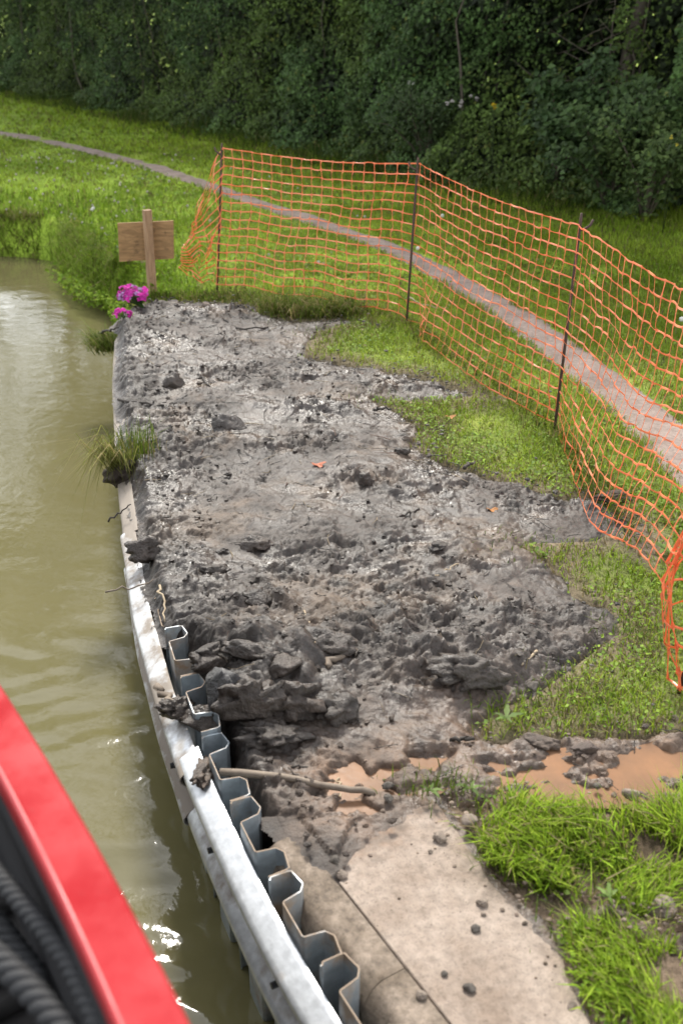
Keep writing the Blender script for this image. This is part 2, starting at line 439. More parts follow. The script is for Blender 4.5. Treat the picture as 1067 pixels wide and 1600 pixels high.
# left side of the mud follows the sheet piles
_s0 = rail_s(G(322, 1170)[1])
_sl = np.linspace(_s0, _ss[-1], 90); _yl = rail_at(_sl)[:, 1]
_ol = .088 - .105 * sstep(3.12, 3.3, _yl) - .04 * sstep(4.2, 6.0, _yl)
MUD = np.vstack([MUD, np.vstack([rail_at(a, b + .02 * float(perlin(np.array([a * 4.1]), np.array([2.2]), 4)[0])) for a, b in zip(_sl, _ol)])])
SLAB = GP([(527, 1378), (560, 1300), (672, 1240), (690, 1262), (740, 1335), (765, 1372), (812, 1425), (858, 1455), (880, 1500), (892, 1540), (930, 1610), (1010, 1760), (760, 1760), (617, 1492)])
PATHC = [(-330, 172, 14), (-150, 190, 14), (0, 206, 14), (60, 216, 15), (150, 237, 17), (240, 260, 19), (320, 287, 22), (400, 315, 26), (480, 340, 30), (560, 368, 34), (640, 398, 40),
         (720, 442, 50), (800, 492, 60), (880, 548, 72), (960, 608, 88), (1040, 676, 104), (1130, 765, 125), (1230, 880, 150), (1400, 1110, 200)]
PC = GP([(x, y) for x, y, _ in PATHC])
PWID = .70 * np.array([0.50, .50, .50, .48, .46, .44, .42, .40, .40, .40, .42, .45, .48, .5, .52, .54, .56, .56, .56])
PUD1 = GP([(495, 1196), (560, 1178), (700, 1178), (715, 1215), (650, 1262), (570, 1295), (500, 1285), (470, 1235)], .01)
PUD2 = GP([(765, 1185), (830, 1165), (905, 1162), (950, 1175), (1030, 1150), (1130, 1150), (1150, 1262), (900, 1257), (800, 1238), (745, 1215)], .01)
PUD1D = GP([(520, 1215), (560, 1192), (615, 1190), (625, 1210), (600, 1225), (625, 1245), (600, 1270), (540, 1272), (505, 1255)])
PUD1E = GP([(640, 1183), (690, 1186), (680, 1203), (640, 1200)])
PUD2D = GP([(800, 1188), (860, 1172), (900, 1190), (960, 1196), (1010, 1168), (1130, 1160), (1140, 1235), (1050, 1225), (990, 1245), (880, 1248), (830, 1220), (760, 1205)])
BARE = GP([(905, 775), (985, 790), (1050, 830), (1060, 880), (1000, 890), (960, 860), (940, 800)])

# ------------------------------------------------------------------ mud heights
HEAPS = [(430, 1045, .13, .20, .16), (330, 1010, .10, .16, .12), (350, 1110, .07, .2, .14), (700, 1035, .10, .22, .12), (640, 1080, .05, .3, .2), (530, 1005, .06, .25, .15),
         (245, 730, .045, .14, .3), (215, 600, .015, .15, .5), (215, 520, .03, .2, .25), (460, 640, .035, .4, .15), (330, 700, .04, .3, .12),
         (300, 900, .05, .2, .2), (760, 860, .03, .4, .15), (450, 830, .04, .4, .15), (380, 950, .05, .3, .12), (560, 740, .03, .3, .2), (470, 1180, -.03, .2, .1),
         (700, 1120, -.02, .2, .1), (840, 1150, .012, .12, .06)]
def smear(x, y):
    return sstep(-.10, .32, fbm(x * 1.25 + 4, y * 1.9, 4, 191, .55))
def mud_h(x, y, fine=True):
    x = np.asarray(x, float); y = np.asarray(y, float)
    xw = x + .05 * perlin(x * 5, y * 5, 71); yw = y + .05 * perlin(x * 5, y * 5, 72)
    rgh = sstep(-.32, .38, fbm(x * 1.5, y * 2.0, 3, 5))
    h = .012 + .022 * fbm(x * 1.1, y * 1.4, 3, 11)
    for px, py, a, sx, sy in HEAPS:
        c = G(px, py); h = h + a * np.exp(-((x - c[0]) / sx) ** 2 - ((y - c[1]) / sy) ** 2) * (1 + .5 * perlin(x * 9, y * 9, 6))
    rail_d = x - railx(y)
    rgh = np.maximum(rgh, .6 * sstep(.45, .1, rail_d))
    for k in (0, 1, 2, 3):
        c = G(*[(430, 1050), (340, 1110), (690, 1050), (560, 1010)][k]); rgh = np.maximum(rgh, np.exp(-((x - c[0]) / .35) ** 2 - ((y - c[1]) / .3) ** 2))
    pw = .075 * fbm(x * 8, y * 11, 4, 67, .6)
    pud = np.maximum.reduce([sstep(-.06, .05, sdf(x, y, PUD1D) + pw), sstep(-.06, .05, sdf(x, y, PUD1E) + pw), sstep(-.07, .07, sdf(x, y, PUD2D) + pw)])
    amp = (.32 + .68 * rgh) * (1 - .55 * pud) * (1 - .35 * sstep(2.95, 2.6, y))
    h = h + amp * .013 * (1 - 2.2 * np.abs(fbm(xw * 4.2, yw * 5.5, 3, 21)))
    for L, a, s in ((.20, .011, 41), (.09, .008, 42)):
        n = perlin(xw / L, yw / (L * .75), s) + .35 * perlin(xw / L * 2.7, yw / L * 2.7, s + 9)
        h = h + amp * a * (sstep(-.08, .05, n) - .5 + .35 * n)
    x2 = xw + .016 * perlin(x * 26, y * 26, 73) + .006 * perlin(x * 70, y * 70, 75); y2 = yw + .016 * perlin(x * 26, y * 26, 74) + .006 * perlin(x * 70, y * 70, 76)
    m1 = sstep(-.25, .35, fbm(x * 3.1, y * 3.6, 3, 61)); m2 = sstep(-.35, .25, fbm(x * 5.3, y * 6.1, 3, 62))
    h = h + amp * .013 * m1 * facets(x2 * 6.5, y2 * 9, 201)
    smr = smear(x, y); amp = amp * (1 - .55 * smr)
    h = h + smr * .0075 * fbm(xw * 2.2 + 3 * perlin(x * .7, y * .7, 78), yw * 13, 3, 79)
    if fine:
        h = h + amp * .015 * (.3 + m2) * facets(x2 * 15 + 3, y2 * 21, 211, .9, .55) + (.16 + amp) * .0095 * (.4 + .8 * m1) * facets(x2 * 34, y2 * 46 + 5, 221, .9, .6)
        h = h + (.25 + amp) * .0042 * facets(x * 75, y * 95, 231) + .0022 * perlin(x * 125, y * 140, 54)
        h = h + .010 * amp * (sstep(.25, .40, perlin(xw * 11, yw * 26, 77)))
    h = h + .006 * sstep(3.3, 2.7, y) - pud * (.062 * sstep(-.34, .26, fbm(x * 4.5, y * 7, 3, 66) + .16 + .5 * fbm(x * 14, y * 20, 3, 68)) + .004)
    # fall away into the slot between the steel and the concrete
    gx = rail_d - .05
    near = sstep(2.95, 2.35, y)
    h = h - near * sstep(.10, .0, gx) * .22
    return h

def mud_col(x, y):
    base = np.array([.072, .059, .050])
    n = fbm(x * 2.2, y * 2.2, 4, 88)[:, None]; n2 = fbm(x * 9, y * 9, 3, 89)[:, None]
    n3 = fbm(x * 1.3 + 9, y * 1.6, 4, 90)[:, None]; c = base * (1 + .30 * n + .22 * n2) + np.array([.030, .016, .004]) * sstep(.0, .5, n3 + .4 * n2)
    clay = np.maximum(sstep(-.22, .06, sdf(x, y, PUD1)), sstep(-.15, .1, sdf(x, y, PUD2)))
    lo = sstep(3.15, 2.7, y) * sstep(-.2, .35, x)
    clay = np.maximum(clay * .75, lo * .55)[:, None] * (.75 + .5 * n2)
    c = c * (1 - np.clip(clay, 0, 1)) + np.array([.185, .120, .080]) * np.clip(clay, 0, 1)
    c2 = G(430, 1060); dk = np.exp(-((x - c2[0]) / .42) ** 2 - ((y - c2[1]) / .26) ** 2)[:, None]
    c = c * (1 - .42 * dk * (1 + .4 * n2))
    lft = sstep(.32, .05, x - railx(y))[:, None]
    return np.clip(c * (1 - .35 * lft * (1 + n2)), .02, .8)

# ------------------------------------------------------------------ the ground
def nonuni(a, b, lo, hi, d, grow=1.35):
    v = list(np.arange(lo, hi + d / 2, d)); s = d
    while v[-1] < b: s *= grow; v.append(v[-1] + s)
    s = d
    while v[0] > a: s *= grow; v.insert(0, v[0] - s)
    return np.array(v)

def gridfaces(nx, ny):
    i = np.arange(ny - 1)[:, None] * nx; j = np.arange(nx - 1)[None]
    return np.stack([i + j, i + j + 1, i + nx + j + 1, i + nx + j], -1).reshape(-1, 4)

def ground_h(x, y):
    d = sdf(x, y, CANAL)                         # > 0 in the canal
    n = .012 * fbm(x * 1.5, y * 1.5, 3, 3)
    z = -.012 + n
    nat = sstep(8.0, 8.8, y)
    slope = .05 + .38 * nat
    z = z - (1.25) * sstep(-slope, .10, d) - nat * .30 * sstep(-1.9, .1, d)
    z = np.where(sdf(x, y, MUD) > .06, z - .13, z)
    z = np.where(sdf(x, y, SLAB) > .03, z - .10, z)
    q = (x - L0[0]) * LN[0] + (y - L0[1]) * LN[1]; z = np.where((y < 3.3) & (q < .10) & (q > -.5), np.minimum(z, -.22), z)
    return z
gx = nonuni(-320, 320, -6, 5, .06); gy = nonuni(-60, 420, .8, 13, .06)
X, Y = np.meshgrid(gx, gy); x, y = X.ravel(), Y.ravel()
gc = (np.array([.155, .205, .040]) + np.array([.045, .085, -.006]) * sstep(6.0, 9.0, y)[:, None]) * (1 + .35 * fbm(x * .9, y * .9, 4, 33) + .25 * fbm(x * 5, y * 5, 3, 34))[:, None] + np.array([.045, .026, .010]) * sstep(.15, .6, fbm(x * 1.7, y * 1.7, 4, 35))[:, None]
bare = np.maximum(sstep(-.1, .12, sdf(x, y, BARE)), sstep(-.34, .0, sdf(x, y, MUD) + .16 * fbm(x * 5, y * 5, 3, 38)) * .9)[:, None]
gc = gc * (1 - bare) + np.array([.15, .115, .085]) * bare
_LG = GP([(745, 1300), (800, 1262), (1010, 1268), (1180, 1262), (1250, 1760), (1010, 1760), (930, 1600), (880, 1480), (790, 1400)])
soil = (sstep(-.30, -.05, sdf(x, y, _LG)) * (y < 3.2) )[:, None]
gc = gc * (1 - soil) + np.array([.125, .092, .066]) * soil
bankd = (sstep(-.05, .1, sdf(x, y, CANAL)))[:, None]
gc = gc * (1 - bankd) + np.array([.06, .045, .03]) * bankd
ground = tag(mk('ground', np.stack([x, y, ground_h(x, y)], -1), gridfaces(len(gx), len(gy)), M['ground'], col=gc), kind='structure')

# ------------------------------------------------------------------ the water
def water_h(x, y):
    h = np.zeros_like(x)
    for (lam, ang, a, s) in ((.66, -1.83, .007, 1), (.33, -1.70, .0045, 2), (.20, -1.98, .0036, 3), (.9, -2.3, .004, 4), (.12, -1.75, .0024, 5), (.17, -1.2, .0020, 6)):
        k = 2 * math.pi / lam; ph = 3.4 * fbm(x * .9, y * .9, 2, 60 + s)
        env = .15 + .95 * sstep(-.05, .5, fbm(x * 1.0 + s * .3, y * 1.5, 3, 70 + s // 3))
        h = h + a * env * np.sin(k * (x * math.cos(ang) + y * math.sin(ang)) * -1 + ph)
    fall = sstep(5.6, 2.7, y) * .88 + .09
    return WATER_Z + h * fall
wx = nonuni(-60, 14, -4.2, .9, .022); wy = nonuni(-30, 24, .8, 10.5, .022)
X, Y = np.meshgrid(wx, wy); x, y = X.ravel(), Y.ravel()
water = tag(mk('water', np.stack([x, y, water_h(x, y)], -1), gridfaces(len(wx), len(wy)), M['water']), kind='structure')

# ------------------------------------------------------------------ the mud
ys = [1.25]; ZC = -.004
while ys[-1] < 9.2: ys.append(ys[-1] + .0019 * (.89 * ys[-1] + 1))
ys = np.array(ys); xs = np.arange(-2.0, 2.75, .0075)
X, Y = np.meshgrid(xs, ys); x, y = X.ravel(), Y.ravel()
box_ok = sdf(x[::1], y[::1], MUD)
edge = box_ok + np.where(x - railx(y) > .35, .055, .02) * fbm(x * 4.5, y * 5.5, 5, 15, .65) + .014 * perlin(x * 30, y * 30, 16)
keep = edge > -.012
vi = np.full(len(x), -1); vi[keep] = np.arange(keep.sum())
kx, ky, ke = x[keep], y[keep], edge[keep]
h = mud_h(kx, ky)
rd = kx - railx(ky)
e = sstep(-.012, .085, ke); q_ = (kx - L0[0]) * LN[0] + (ky - L0[1]) * LN[1]; ons = (sdf(kx, ky, SLAB) > -.03) | ((q_ > -.10) & (q_ < .03) & (ky < 2.32))
lip = np.where(rd < .12, np.where(ky > 3.15, -.035, -.16), -.045)
leftside = sstep(.16, .03, rd) * sstep(2.4, 2.7, ky)
e = np.maximum(e, 0)
ew = np.where(rd < .4, e, np.where(ky > 3.1, sstep(-.012, .34, ke), sstep(-.012, .16, ke))); z = lip * (1 - e) + h * e - .035 * (1 - ew) * e
z = z + .012 * leftside * e
ez = sstep(-.012, .26, ke); z = np.where(ons, (ZC - .006) * (1 - e) + (ZC + .001) * e + np.maximum(h + .004, 0) * ez, z)
F = vi[gridfaces(len(xs), len(ys))]; F = F[(F >= 0).all(1)]
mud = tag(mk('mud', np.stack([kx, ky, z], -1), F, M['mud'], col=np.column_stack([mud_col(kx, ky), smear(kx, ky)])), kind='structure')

for poly, zz in ((PUD1, -.006), (PUD2, -.004)):
    c = poly.mean(0); n = len(poly)
    V = np.vstack([[*c, zz], np.column_stack([poly, np.full(n, zz)])])
    i = np.arange(n)
    tag(mk('puddle', V, np.stack([np.zeros(n, int), 1 + i, 1 + (i + 1) % n], -1), M['puddle']), kind='structure')

# ------------------------------------------------------------------ the path
def pathd(x, y):
    """distance to the path's centre line divided by its half width there"""
    d = np.full(np.shape(x), 1e9)
    for i in range(len(PC) - 1):
        p, q = PC[i], PC[i + 1]; v = q - p; t = np.clip(((x - p[0]) * v[0] + (y - p[1]) * v[1]) / (v @ v), 0, 1)
        d = np.minimum(d, np.hypot(x - p[0] - t * v[0], y - p[1] - t * v[1]) / ((PWID[i] * (1 - t) + PWID[i + 1] * t) * .5))
    return d
T = np.concatenate([[0], np.cumsum(np.hypot(*np.diff(PC, axis=0).T))]); tt = np.arange(0, T[-1], .05)
cx = np.interp(tt, T, PC[:, 0]); cy = np.interp(tt, T, PC[:, 1]); hw = np.interp(tt, T, PWID) * .5
k = np.ones(25) / 25
cx = np.convolve(np.pad(cx, 12, 'edge'), k, 'valid'); cy = np.convolve(np.pad(cy, 12, 'edge'), k, 'valid')
tx, ty = np.gradient(cx), np.gradient(cy); L = np.hypot(tx, ty); nx, ny = -ty / L, tx / L
u = np.linspace(-1.12, 1.12, 15)
jit = 1 + .16 * fbm(tt[:, None] * 2 + np.sign(u)[None] * 20, u[None] * 0 + 3.3, 3, 8)
V = np.stack([cx[:, None] + nx[:, None] * u * hw[:, None] * jit, cy[:, None] + ny[:, None] * u * hw[:, None] * jit, np.zeros((len(tt), 15))], -1).reshape(-1, 3)
V[:, 2] = ground_h(V[:, 0], V[:, 1]) + .006 + .007 * fbm(V[:, 0] * 8, V[:, 1] * 8, 3, 9) * 1 - .008 * np.tile(np.abs(u) ** 6, len(tt))
tag(mk('path', V, gridfaces(15, len(tt)), M['grit']), kind='structure')

# ------------------------------------------------------------------ concrete quay: slab and coping blocks
ZC = -.004
c = SLAB.mean(0)
def resample(poly, step):
    out = []
    for i in range(len(poly)):
        p, q = poly[i], poly[(i + 1) % len(poly)]; n = max(1, int(np.hypot(*(q - p)) / step))
        for k in range(n): out.append(p + (q - p) * k / n)
    return np.array(out)
L0, L1 = G(527, 1378, ZC)[:2], G(617, 1492, ZC)[:2]; LD = (L1 - L0) / np.hypot(*(L1 - L0)); LN = np.array([LD[1], -LD[0]])
if LN @ (SLAB.mean(0) - L0) < 0: LN = -LN
rs = resample(SLAB, .03)
_e0 = float((G(620, 1330, ZC)[:2] - L0) @ LD); _dd = -LD * 1.3
M['slab'] = mat_concrete('worn_concrete', (.335, .275, .228), (.215, .165, .128), 4.5, ((_dd[0], _dd[1], 0), float(-(L0 @ _dd) + 1.3 * _e0 + .02)))
dl = (rs - L0) @ LN
rs = np.where((dl < .02)[:, None], rs - np.outer(dl - .003, LN), rs)            # straight along the joint
jitn = .012 * fbm(rs[:, 0] * 9, rs[:, 1] * 9, 3, 4)
rs = np.where((dl < .03)[:, None], rs, rs + (rs - c) / np.linalg.norm(rs - c, axis=1)[:, None] * jitn[:, None])
n = len(rs); i = np.arange(n); j = (i + 1) % n
ins = rs + (c - rs) / np.linalg.norm(c - rs, axis=1)[:, None] * np.where((np.abs((rs - L0) @ LN) < .02)[:, None], .003, .012)
ring = [np.column_stack([rs, np.full(n, ZC - .14)]), np.column_stack([rs, np.full(n, ZC - .004)]), np.column_stack([ins, np.full(n, ZC)])]
V = np.vstack(ring + [[*c, ZC]])
F4 = np.vstack([np.stack([i + k * n, j + k * n, j + (k + 1) * n, i + (k + 1) * n], -1) for k in (0, 1)])
quay = tag(mk('concrete_slab', V, [F4, np.stack([i + 2 * n, j + 2 * n, np.full(n, 3 * n)], -1)], M['slab'], smooth=False), kind='structure')
# coping: rounded nose, in blocks with open joints
prof = [(-.004, -.9), (-.001, ZC - .003), (-.005, ZC)] + [(-.066 - .060 * math.sin(a), ZC - .10 + .10 * math.cos(a)) for a in np.linspace(0, math.pi / 2, 9)] + [(-.129, -.35), (-.131, -.9)]
prof = np.array(prof); prof[0, 0] = -.001
t0 = (G(462, 1302, ZC)[:2] - L0) @ LD
cuts = [t0, (G(600, 1530, ZC)[:2] - L0) @ LD, 0]; cuts[2] = cuts[1] + 1.1
for a, b in zip(cuts[:-1], cuts[1:]):
    tq = np.linspace(a + .0012, b - .0012, int((b - a) / .025)); V = []
    for q in tq:
        for kk, (o_, z_) in enumerate(prof):
            p = L0 + LD * q + LN * o_; V.append((p[0], p[1], z_))
    V = np.array(V); m_ = len(prof)
    d = .012 * fbm(V[:, 0] * 7 + V[:, 2] * 5, V[:, 1] * 7 - V[:, 2] * 6, 4, 12) + .004 * fbm(V[:, 0] * 40 + V[:, 2] * 25, V[:, 1] * 40 - V[:, 2] * 30, 3, 13)
    inner = np.tile(np.clip((np.arange(m_) - 2.5) / 4, 0, 1), len(tq)); V[:, 0] += -LN[0] * d * inner; V[:, 1] += -LN[1] * d * inner; V[:, 2] += d * .5 * inner * (V[:, 2] > -.3)
    F = gridfaces(m_, len(tq)); c0 = np.arange(m_); ce = c0 + (len(tq) - 1) * m_
    capv = np.vstack([V[c0].mean(0), V[ce].mean(0)]); n0 = len(V); V = np.vstack([V, capv])
    tr = np.vstack([np.stack([c0, np.roll(c0, -1), np.full(m_, n0)], -1), np.stack([np.roll(ce, -1), ce, np.full(m_, n0 + 1)], -1)])
    mk('coping_block', V, [F, tr], M['coping'], quay, sharp=35)

# ------------------------------------------------------------------ sheet piles and rail
PITCHP, PZ = .325, .045
wall = empty('sheet_pile_wall', (*rail_at(rail_s(2.0)), 0), 'wall of interlocking zigzag steel sheet piles along the muddy bank', 'sheet piling')
pp = np.array([(0, .008), (.002, .060), (.006, .072), (.064, .082), (.070, .080), (.090, .066), (.098, .012), (.103, .008), (.222, .008), (.227, .012), (.238, .066), (.257, .080), (.263, .082), (.3165, .072), (.3190, .060), (.3195, .012), (.310, .006)])
nP = int((_ss[-1] - .3) / PITCHP)
_ps0 = rail_s(G(513, 1507, PZ)[1]) % PITCHP
for k in range(nP):
    s0 = _ps0 + k * PITCHP
    if s0 + PITCHP > _ss[-1]: break
    yk = rail_at(s0)[1]
    g = np.random.default_rng(100 + k); dz = g.uniform(-.012, .012) - .10 * sstep(3.05, 3.5, yk)
    q = rail_at(s0 + pp[:, 0], pp[:, 1] - .002)
    nrm = np.stack([-np.gradient(q[:, 1]), np.gradient(q[:, 0])], -1); nrm /= np.linalg.norm(nrm, axis=1)[:, None]
    A, B = q + nrm * .0024, q - nrm * .0024
    zt = PZ + dz; zb = -1.3; zs = [zb, -.68, -.42, zt - .002, zt]
    m_ = len(pp); V = []; col = []
    for li, zz in enumerate(zs):
        sh = .0008 if li == 4 else 0
        loop = np.vstack([A - nrm * sh, (B + nrm * sh)[::-1]])
        V.append(np.column_stack([loop, np.full(2 * m_, zz)]))
        col.append(np.full((2 * m_, 3), [.30, .12, -.02, .08, .34][li] + g.choice([-.14, -.12, .12, .02]) * 1.0 + .25 * sstep(2.9, 3.4, yk)))
    V = np.vstack(V); n2 = 2 * m_; i = np.arange(n2); j = (i + 1) % n2
    F = np.vstack([np.stack([i + a * n2, j + a * n2, j + (a + 1) * n2, i + (a + 1) * n2], -1) for a in range(len(zs) - 1)])
    i = np.arange(m_ - 1); top = (len(zs) - 1) * n2
    F = np.vstack([F, np.stack([top + i, top + i + 1, top + n2 - 2 - i, top + n2 - 1 - i], -1)])
    loc = np.array(wall.location)
    mk('sheet_pile', V - loc, F, M['pile'], wall, smooth=False, col=np.vstack(col))

wp = np.array([(0, .156), (.008, .156), (.020, .150), (.046, .134), (.066, .124), (.078, .114), (.083, .100), (.080, .086), (.066, .070), (.030, .038), (.014, .022), (.006, .008),
               (.006, -.008), (.012, -.022), (.030, -.038), (.066, -.070), (.080, -.086), (.083, -.100), (.078, -.114), (.066, -.124), (.046, -.134), (.020, -.150), (.008, -.156), (0, -.156)])
wp[:, 0] *= .86; wp[:, 1] *= .88
def rail_section(s0, s1, off, zc, label, dent=0, seed=0, muddy=0.0):
    root = empty('guard_rail', (*rail_at((s0 + s1) / 2), zc), label, 'guard rail', 'lapped lengths of guard rail')
    loc = np.array(root.location)
    S = np.arange(s0, s1 + .02, .04); m_ = len(wp); V = []; col = []
    nn = np.stack([np.gradient(wp[:, 1]), -np.gradient(wp[:, 0])], -1); nn /= np.linalg.norm(nn, axis=1)[:, None]
    inner = wp + nn * .0035
    for s in S:
        loop = np.vstack([wp, inner[::-1]])
        dd = loop[:, 0]; zz = loop[:, 1]
        P = rail_at(np.full(len(dd), s), -(dd + off))
        wob = dent * .006 * perlin(np.array([s * 2.2]), np.array([seed * 3.1]), 3)[0]
        V.append(np.column_stack([P[:, 0] + wob, P[:, 1], zz + zc + wob]))
        mv = muddy + .20 * sstep(.055, .02, np.abs(zz + .035)) + .1 * perlin(np.full(len(dd), s * 2.5), dd * 20, 9)  # mud, plus a band painted along the valley to deepen its shade
        col.append(np.repeat(mv[:, None], 3, 1))
    V = np.vstack(V) - loc; n2 = 2 * m_; i = np.arange(n2); j = (i + 1) % n2
    F = np.vstack([np.stack([i + a * n2, i + (a + 1) * n2, j + (a + 1) * n2, j + a * n2], -1) for a in range(len(S) - 1)])
    i = np.arange(m_ - 1); e0 = (len(S) - 1) * n2
    F = np.vstack([F, np.stack([i, i + 1, n2 - 2 - i, n2 - 1 - i], -1), np.stack([e0 + i + 1, e0 + i, e0 + n2 - 1 - i, e0 + n2 - 2 - i], -1)])
    mk('beam', V, F, M['rail'], root, col=np.vstack(col), sharp=50)
    return root
def add_bolt(root, s, off, z, r=.019):
    loc = np.array(root.location); p = np.array([*rail_at(s, -off), z]) - loc
    q = rail_at(s + .05) - rail_at(s - .05); nrm = np.array([-q[1], q[0], 0]); nrm /= np.linalg.norm(nrm)
    b = MB(); b.add(*tube([p - nrm * .01, p + nrm * .014, p + nrm * .022], [r, r, r * .7], 10)); b.add(*tube([p + nrm * .02, p + nrm * .045], [.010, .010], 8)); b.build('bolt', M['bolt'], root, smooth=False)
RZ = -.157
sj1 = rail_s(G(306, 1165)[1]); sj2 = rail_s(G(208, 815)[1])
r1 = rail_section(.25, sj1 + .02, .004, RZ, 'bright galvanised guard rail length nearest the red boat, bolted to the piles', .3, 1, -.02)
r2 = rail_section(sj1 - .05, sj2, .018, RZ - .012, 'mud spattered white guard rail length beside the mud heap', 1.2, 2, .22)
r3 = rail_section(sj2 - .03, _ss[-1] - .02, .006, RZ - .005, 'farthest guard rail length, half buried under mud near the flowers', 1.0, 3, .46)
sb = rail_s(G(432, 1525, RZ)[1])
add_bolt(r1, sb, .024, RZ); add_bolt(r1, sj1 - .30, .024, RZ, .02); add_bolt(r1, sb - 1.0, .024, RZ)
add_bolt(r2, sj1 + .12, .042, RZ, .03); add_bolt(r2, sj2 - .3, .03, RZ)
add_bolt(r3, sj2 + .5, .022, RZ)

# ------------------------------------------------------------------ leaves and blades as geometry
def blades(P, h, w, ang, lean, col, mbuf=None, droop=.0):
    """tapering bent grass blades; ang = direction of lean, lean = sideways reach / height"""
    n = len(P); h = np.broadcast_to(h, n); w = np.broadcast_to(w, n); lean = np.broadcast_to(lean, n); droop = np.broadcast_to(droop, n)
    d = np.stack([np.cos(ang), np.sin(ang), np.zeros(n)], -1)
    fa = ang + math.pi / 2 + RNG.normal(0, .7, n); s = np.stack([np.cos(fa), np.sin(fa), np.zeros(n)], -1) * (w / 2)[:, None]
    up = np.array([0, 0, 1.0])
    m = P + up * (h * .55)[:, None] + d * (h * lean * .35)[:, None]
    t = P + up * (h * (1 - droop))[:, None] + d * (h * lean)[:, None]
    V = np.stack([P - s, P + s, m - s * .8, m + s * .8, t], 1).reshape(-1, 3)
    b = np.arange(n)[:, None] * 5
    cc = np.stack([col, col, col, col, col], 1).reshape(-1, 3)
    return V, [b + np.array([[0, 1, 3, 2]]), b + np.array([[2, 3, 4]])], cc

def leaves(P, size, nrm, col, asp=.62, fold=.25):
    """folded leaf: two quads' worth of triangles about a midrib"""
    n = len(P); size = np.broadcast_to(size, n)
    nrm = nrm / (np.linalg.norm(nrm, axis=1)[:, None] + 1e-9)
    r = RNG.normal(size=(n, 3)); a = np.cross(nrm, r); a /= np.linalg.norm(a, axis=1)[:, None] + 1e-9; b = np.cross(nrm, a)
    L = a * (size * .5)[:, None]; W = b * (size * .5 * asp)[:, None]; U = nrm * (size * fold * .3)[:, None]
    V = np.stack([P - L, P - L * .1 - W + U, P + L, P - L * .1 + W + U], 1).reshape(-1, 3)
    k = np.arange(n)[:, None] * 4
    return V, [np.vstack([k + np.array([[0, 2, 1]]), k + np.array([[0, 3, 2]])])], np.repeat(col, 4, 0)

def green(n, a, b, dry=.0, drycol=(.30, .25, .12), var=.25):
    t = RNG.random((n, 1)); c = np.asarray(a) * (1 - t) + np.asarray(b) * t
    c = c * np.clip(1 + RNG.normal(0, var, (n, 1)), .45, 1.8)
    k = RNG.random(n) < dry; c[k] = np.asarray(drycol) * RNG.uniform(.6, 1.2, (k.sum(), 1)); return c

# ------------------------------------------------------------------ grass on the ground
LONG1 = GP([(745, 1300), (800, 1262), (1010, 1268), (1180, 1262), (1200, 1430), (1000, 1425), (870, 1385), (790, 1365)])
LONG2 = GP([(880, 1440), (960, 1460), (1060, 1480), (1200, 1520), (1250, 1760), (1010, 1760), (940, 1600), (900, 1510)])
def sample_band(y0, y1, dens, pad=.9):
    hw = .40 * y1 + pad; n = int((y1 - y0) * 2 * hw * dens)
    x = RNG.uniform(-hw, hw, n); y = RNG.uniform(y0, y1, n); return x, y
def grass_ok(x, y, mudedge=.0):
    ok = (sdf(x, y, CANAL) < -.02)
    e = sdf(x, y, MUD) + .05 * fbm(x * 5, y * 5, 3, 17) + .03 * RNG.normal(size=x.shape) - np.where(RNG.random(x.shape) < .25, .10 * RNG.random(x.shape), 0)
    ok &= e < mudedge
    ok &= ~((y < 3.0) & (((x - L0[0]) * LN[0] + (y - L0[1]) * LN[1]) < .16))
    ok &= sdf(x, y, SLAB) < -.02 + .03 * fbm(x * 8, y * 8, 2, 19)
    pd = pathd(x, y); ok &= pd > .86 + .28 * fbm(x * 3, y * 3, 3, 18) + .1 * RNG.normal(size=x.shape)
    thin = fbm(x * 1.6, y * 1.6, 3, 23)
    ok &= (RNG.random(x.shape) < np.clip(.95 + .9 * thin, .35, 1))
    bare = sdf(x, y, BARE) + .12 * fbm(x * 6, y * 6, 2, 29)
    ok &= ~((bare > 0) & (RNG.random(x.shape) < .75))
    # patchy where the puddled strip breaks the turf
    return ok
def lawn_colour(x, y, n):
    f = fbm(x * .9, y * .9, 3, 33)[:, None]; f2 = fbm(x * 4, y * 4, 2, 34)[:, None]
    a = np.array([.165, .265, .020]); b = np.array([.325, .425, .050])
    t = np.clip(.5 + .7 * f + .35 * f2 + RNG.normal(0, .22, (n, 1)), 0, 1)
    c = (a * (1 - t) + b * t) * (1 + .22 * sstep(8, 11, y))[:, None] * np.clip(1 + RNG.normal(0, .18, (n, 1)), .5, 1.6)
    return c
HEDGE_PX = [(1067, 345), (930, 330), (700, 290), (600, 260), (480, 225), (300, 195), (150, 165), (0, 140)]
_hp = GP(HEDGE_PX); _hc = _hp.mean(0)
_u, _s, _v = np.linalg.svd(_hp - _hc); HD = _v[0] * np.sign(_v[0][1]); HN = np.array([-HD[1], HD[0]])   # HN points to the canal side
if HN @ (np.array([0, 0]) - _hc) < 0: HN = -HN
def hedge_d(x, y): return (np.asarray(x) - _hc[0]) * HN[0] + (np.asarray(y) - _hc[1]) * HN[1]      # > 0 in front of the hedge

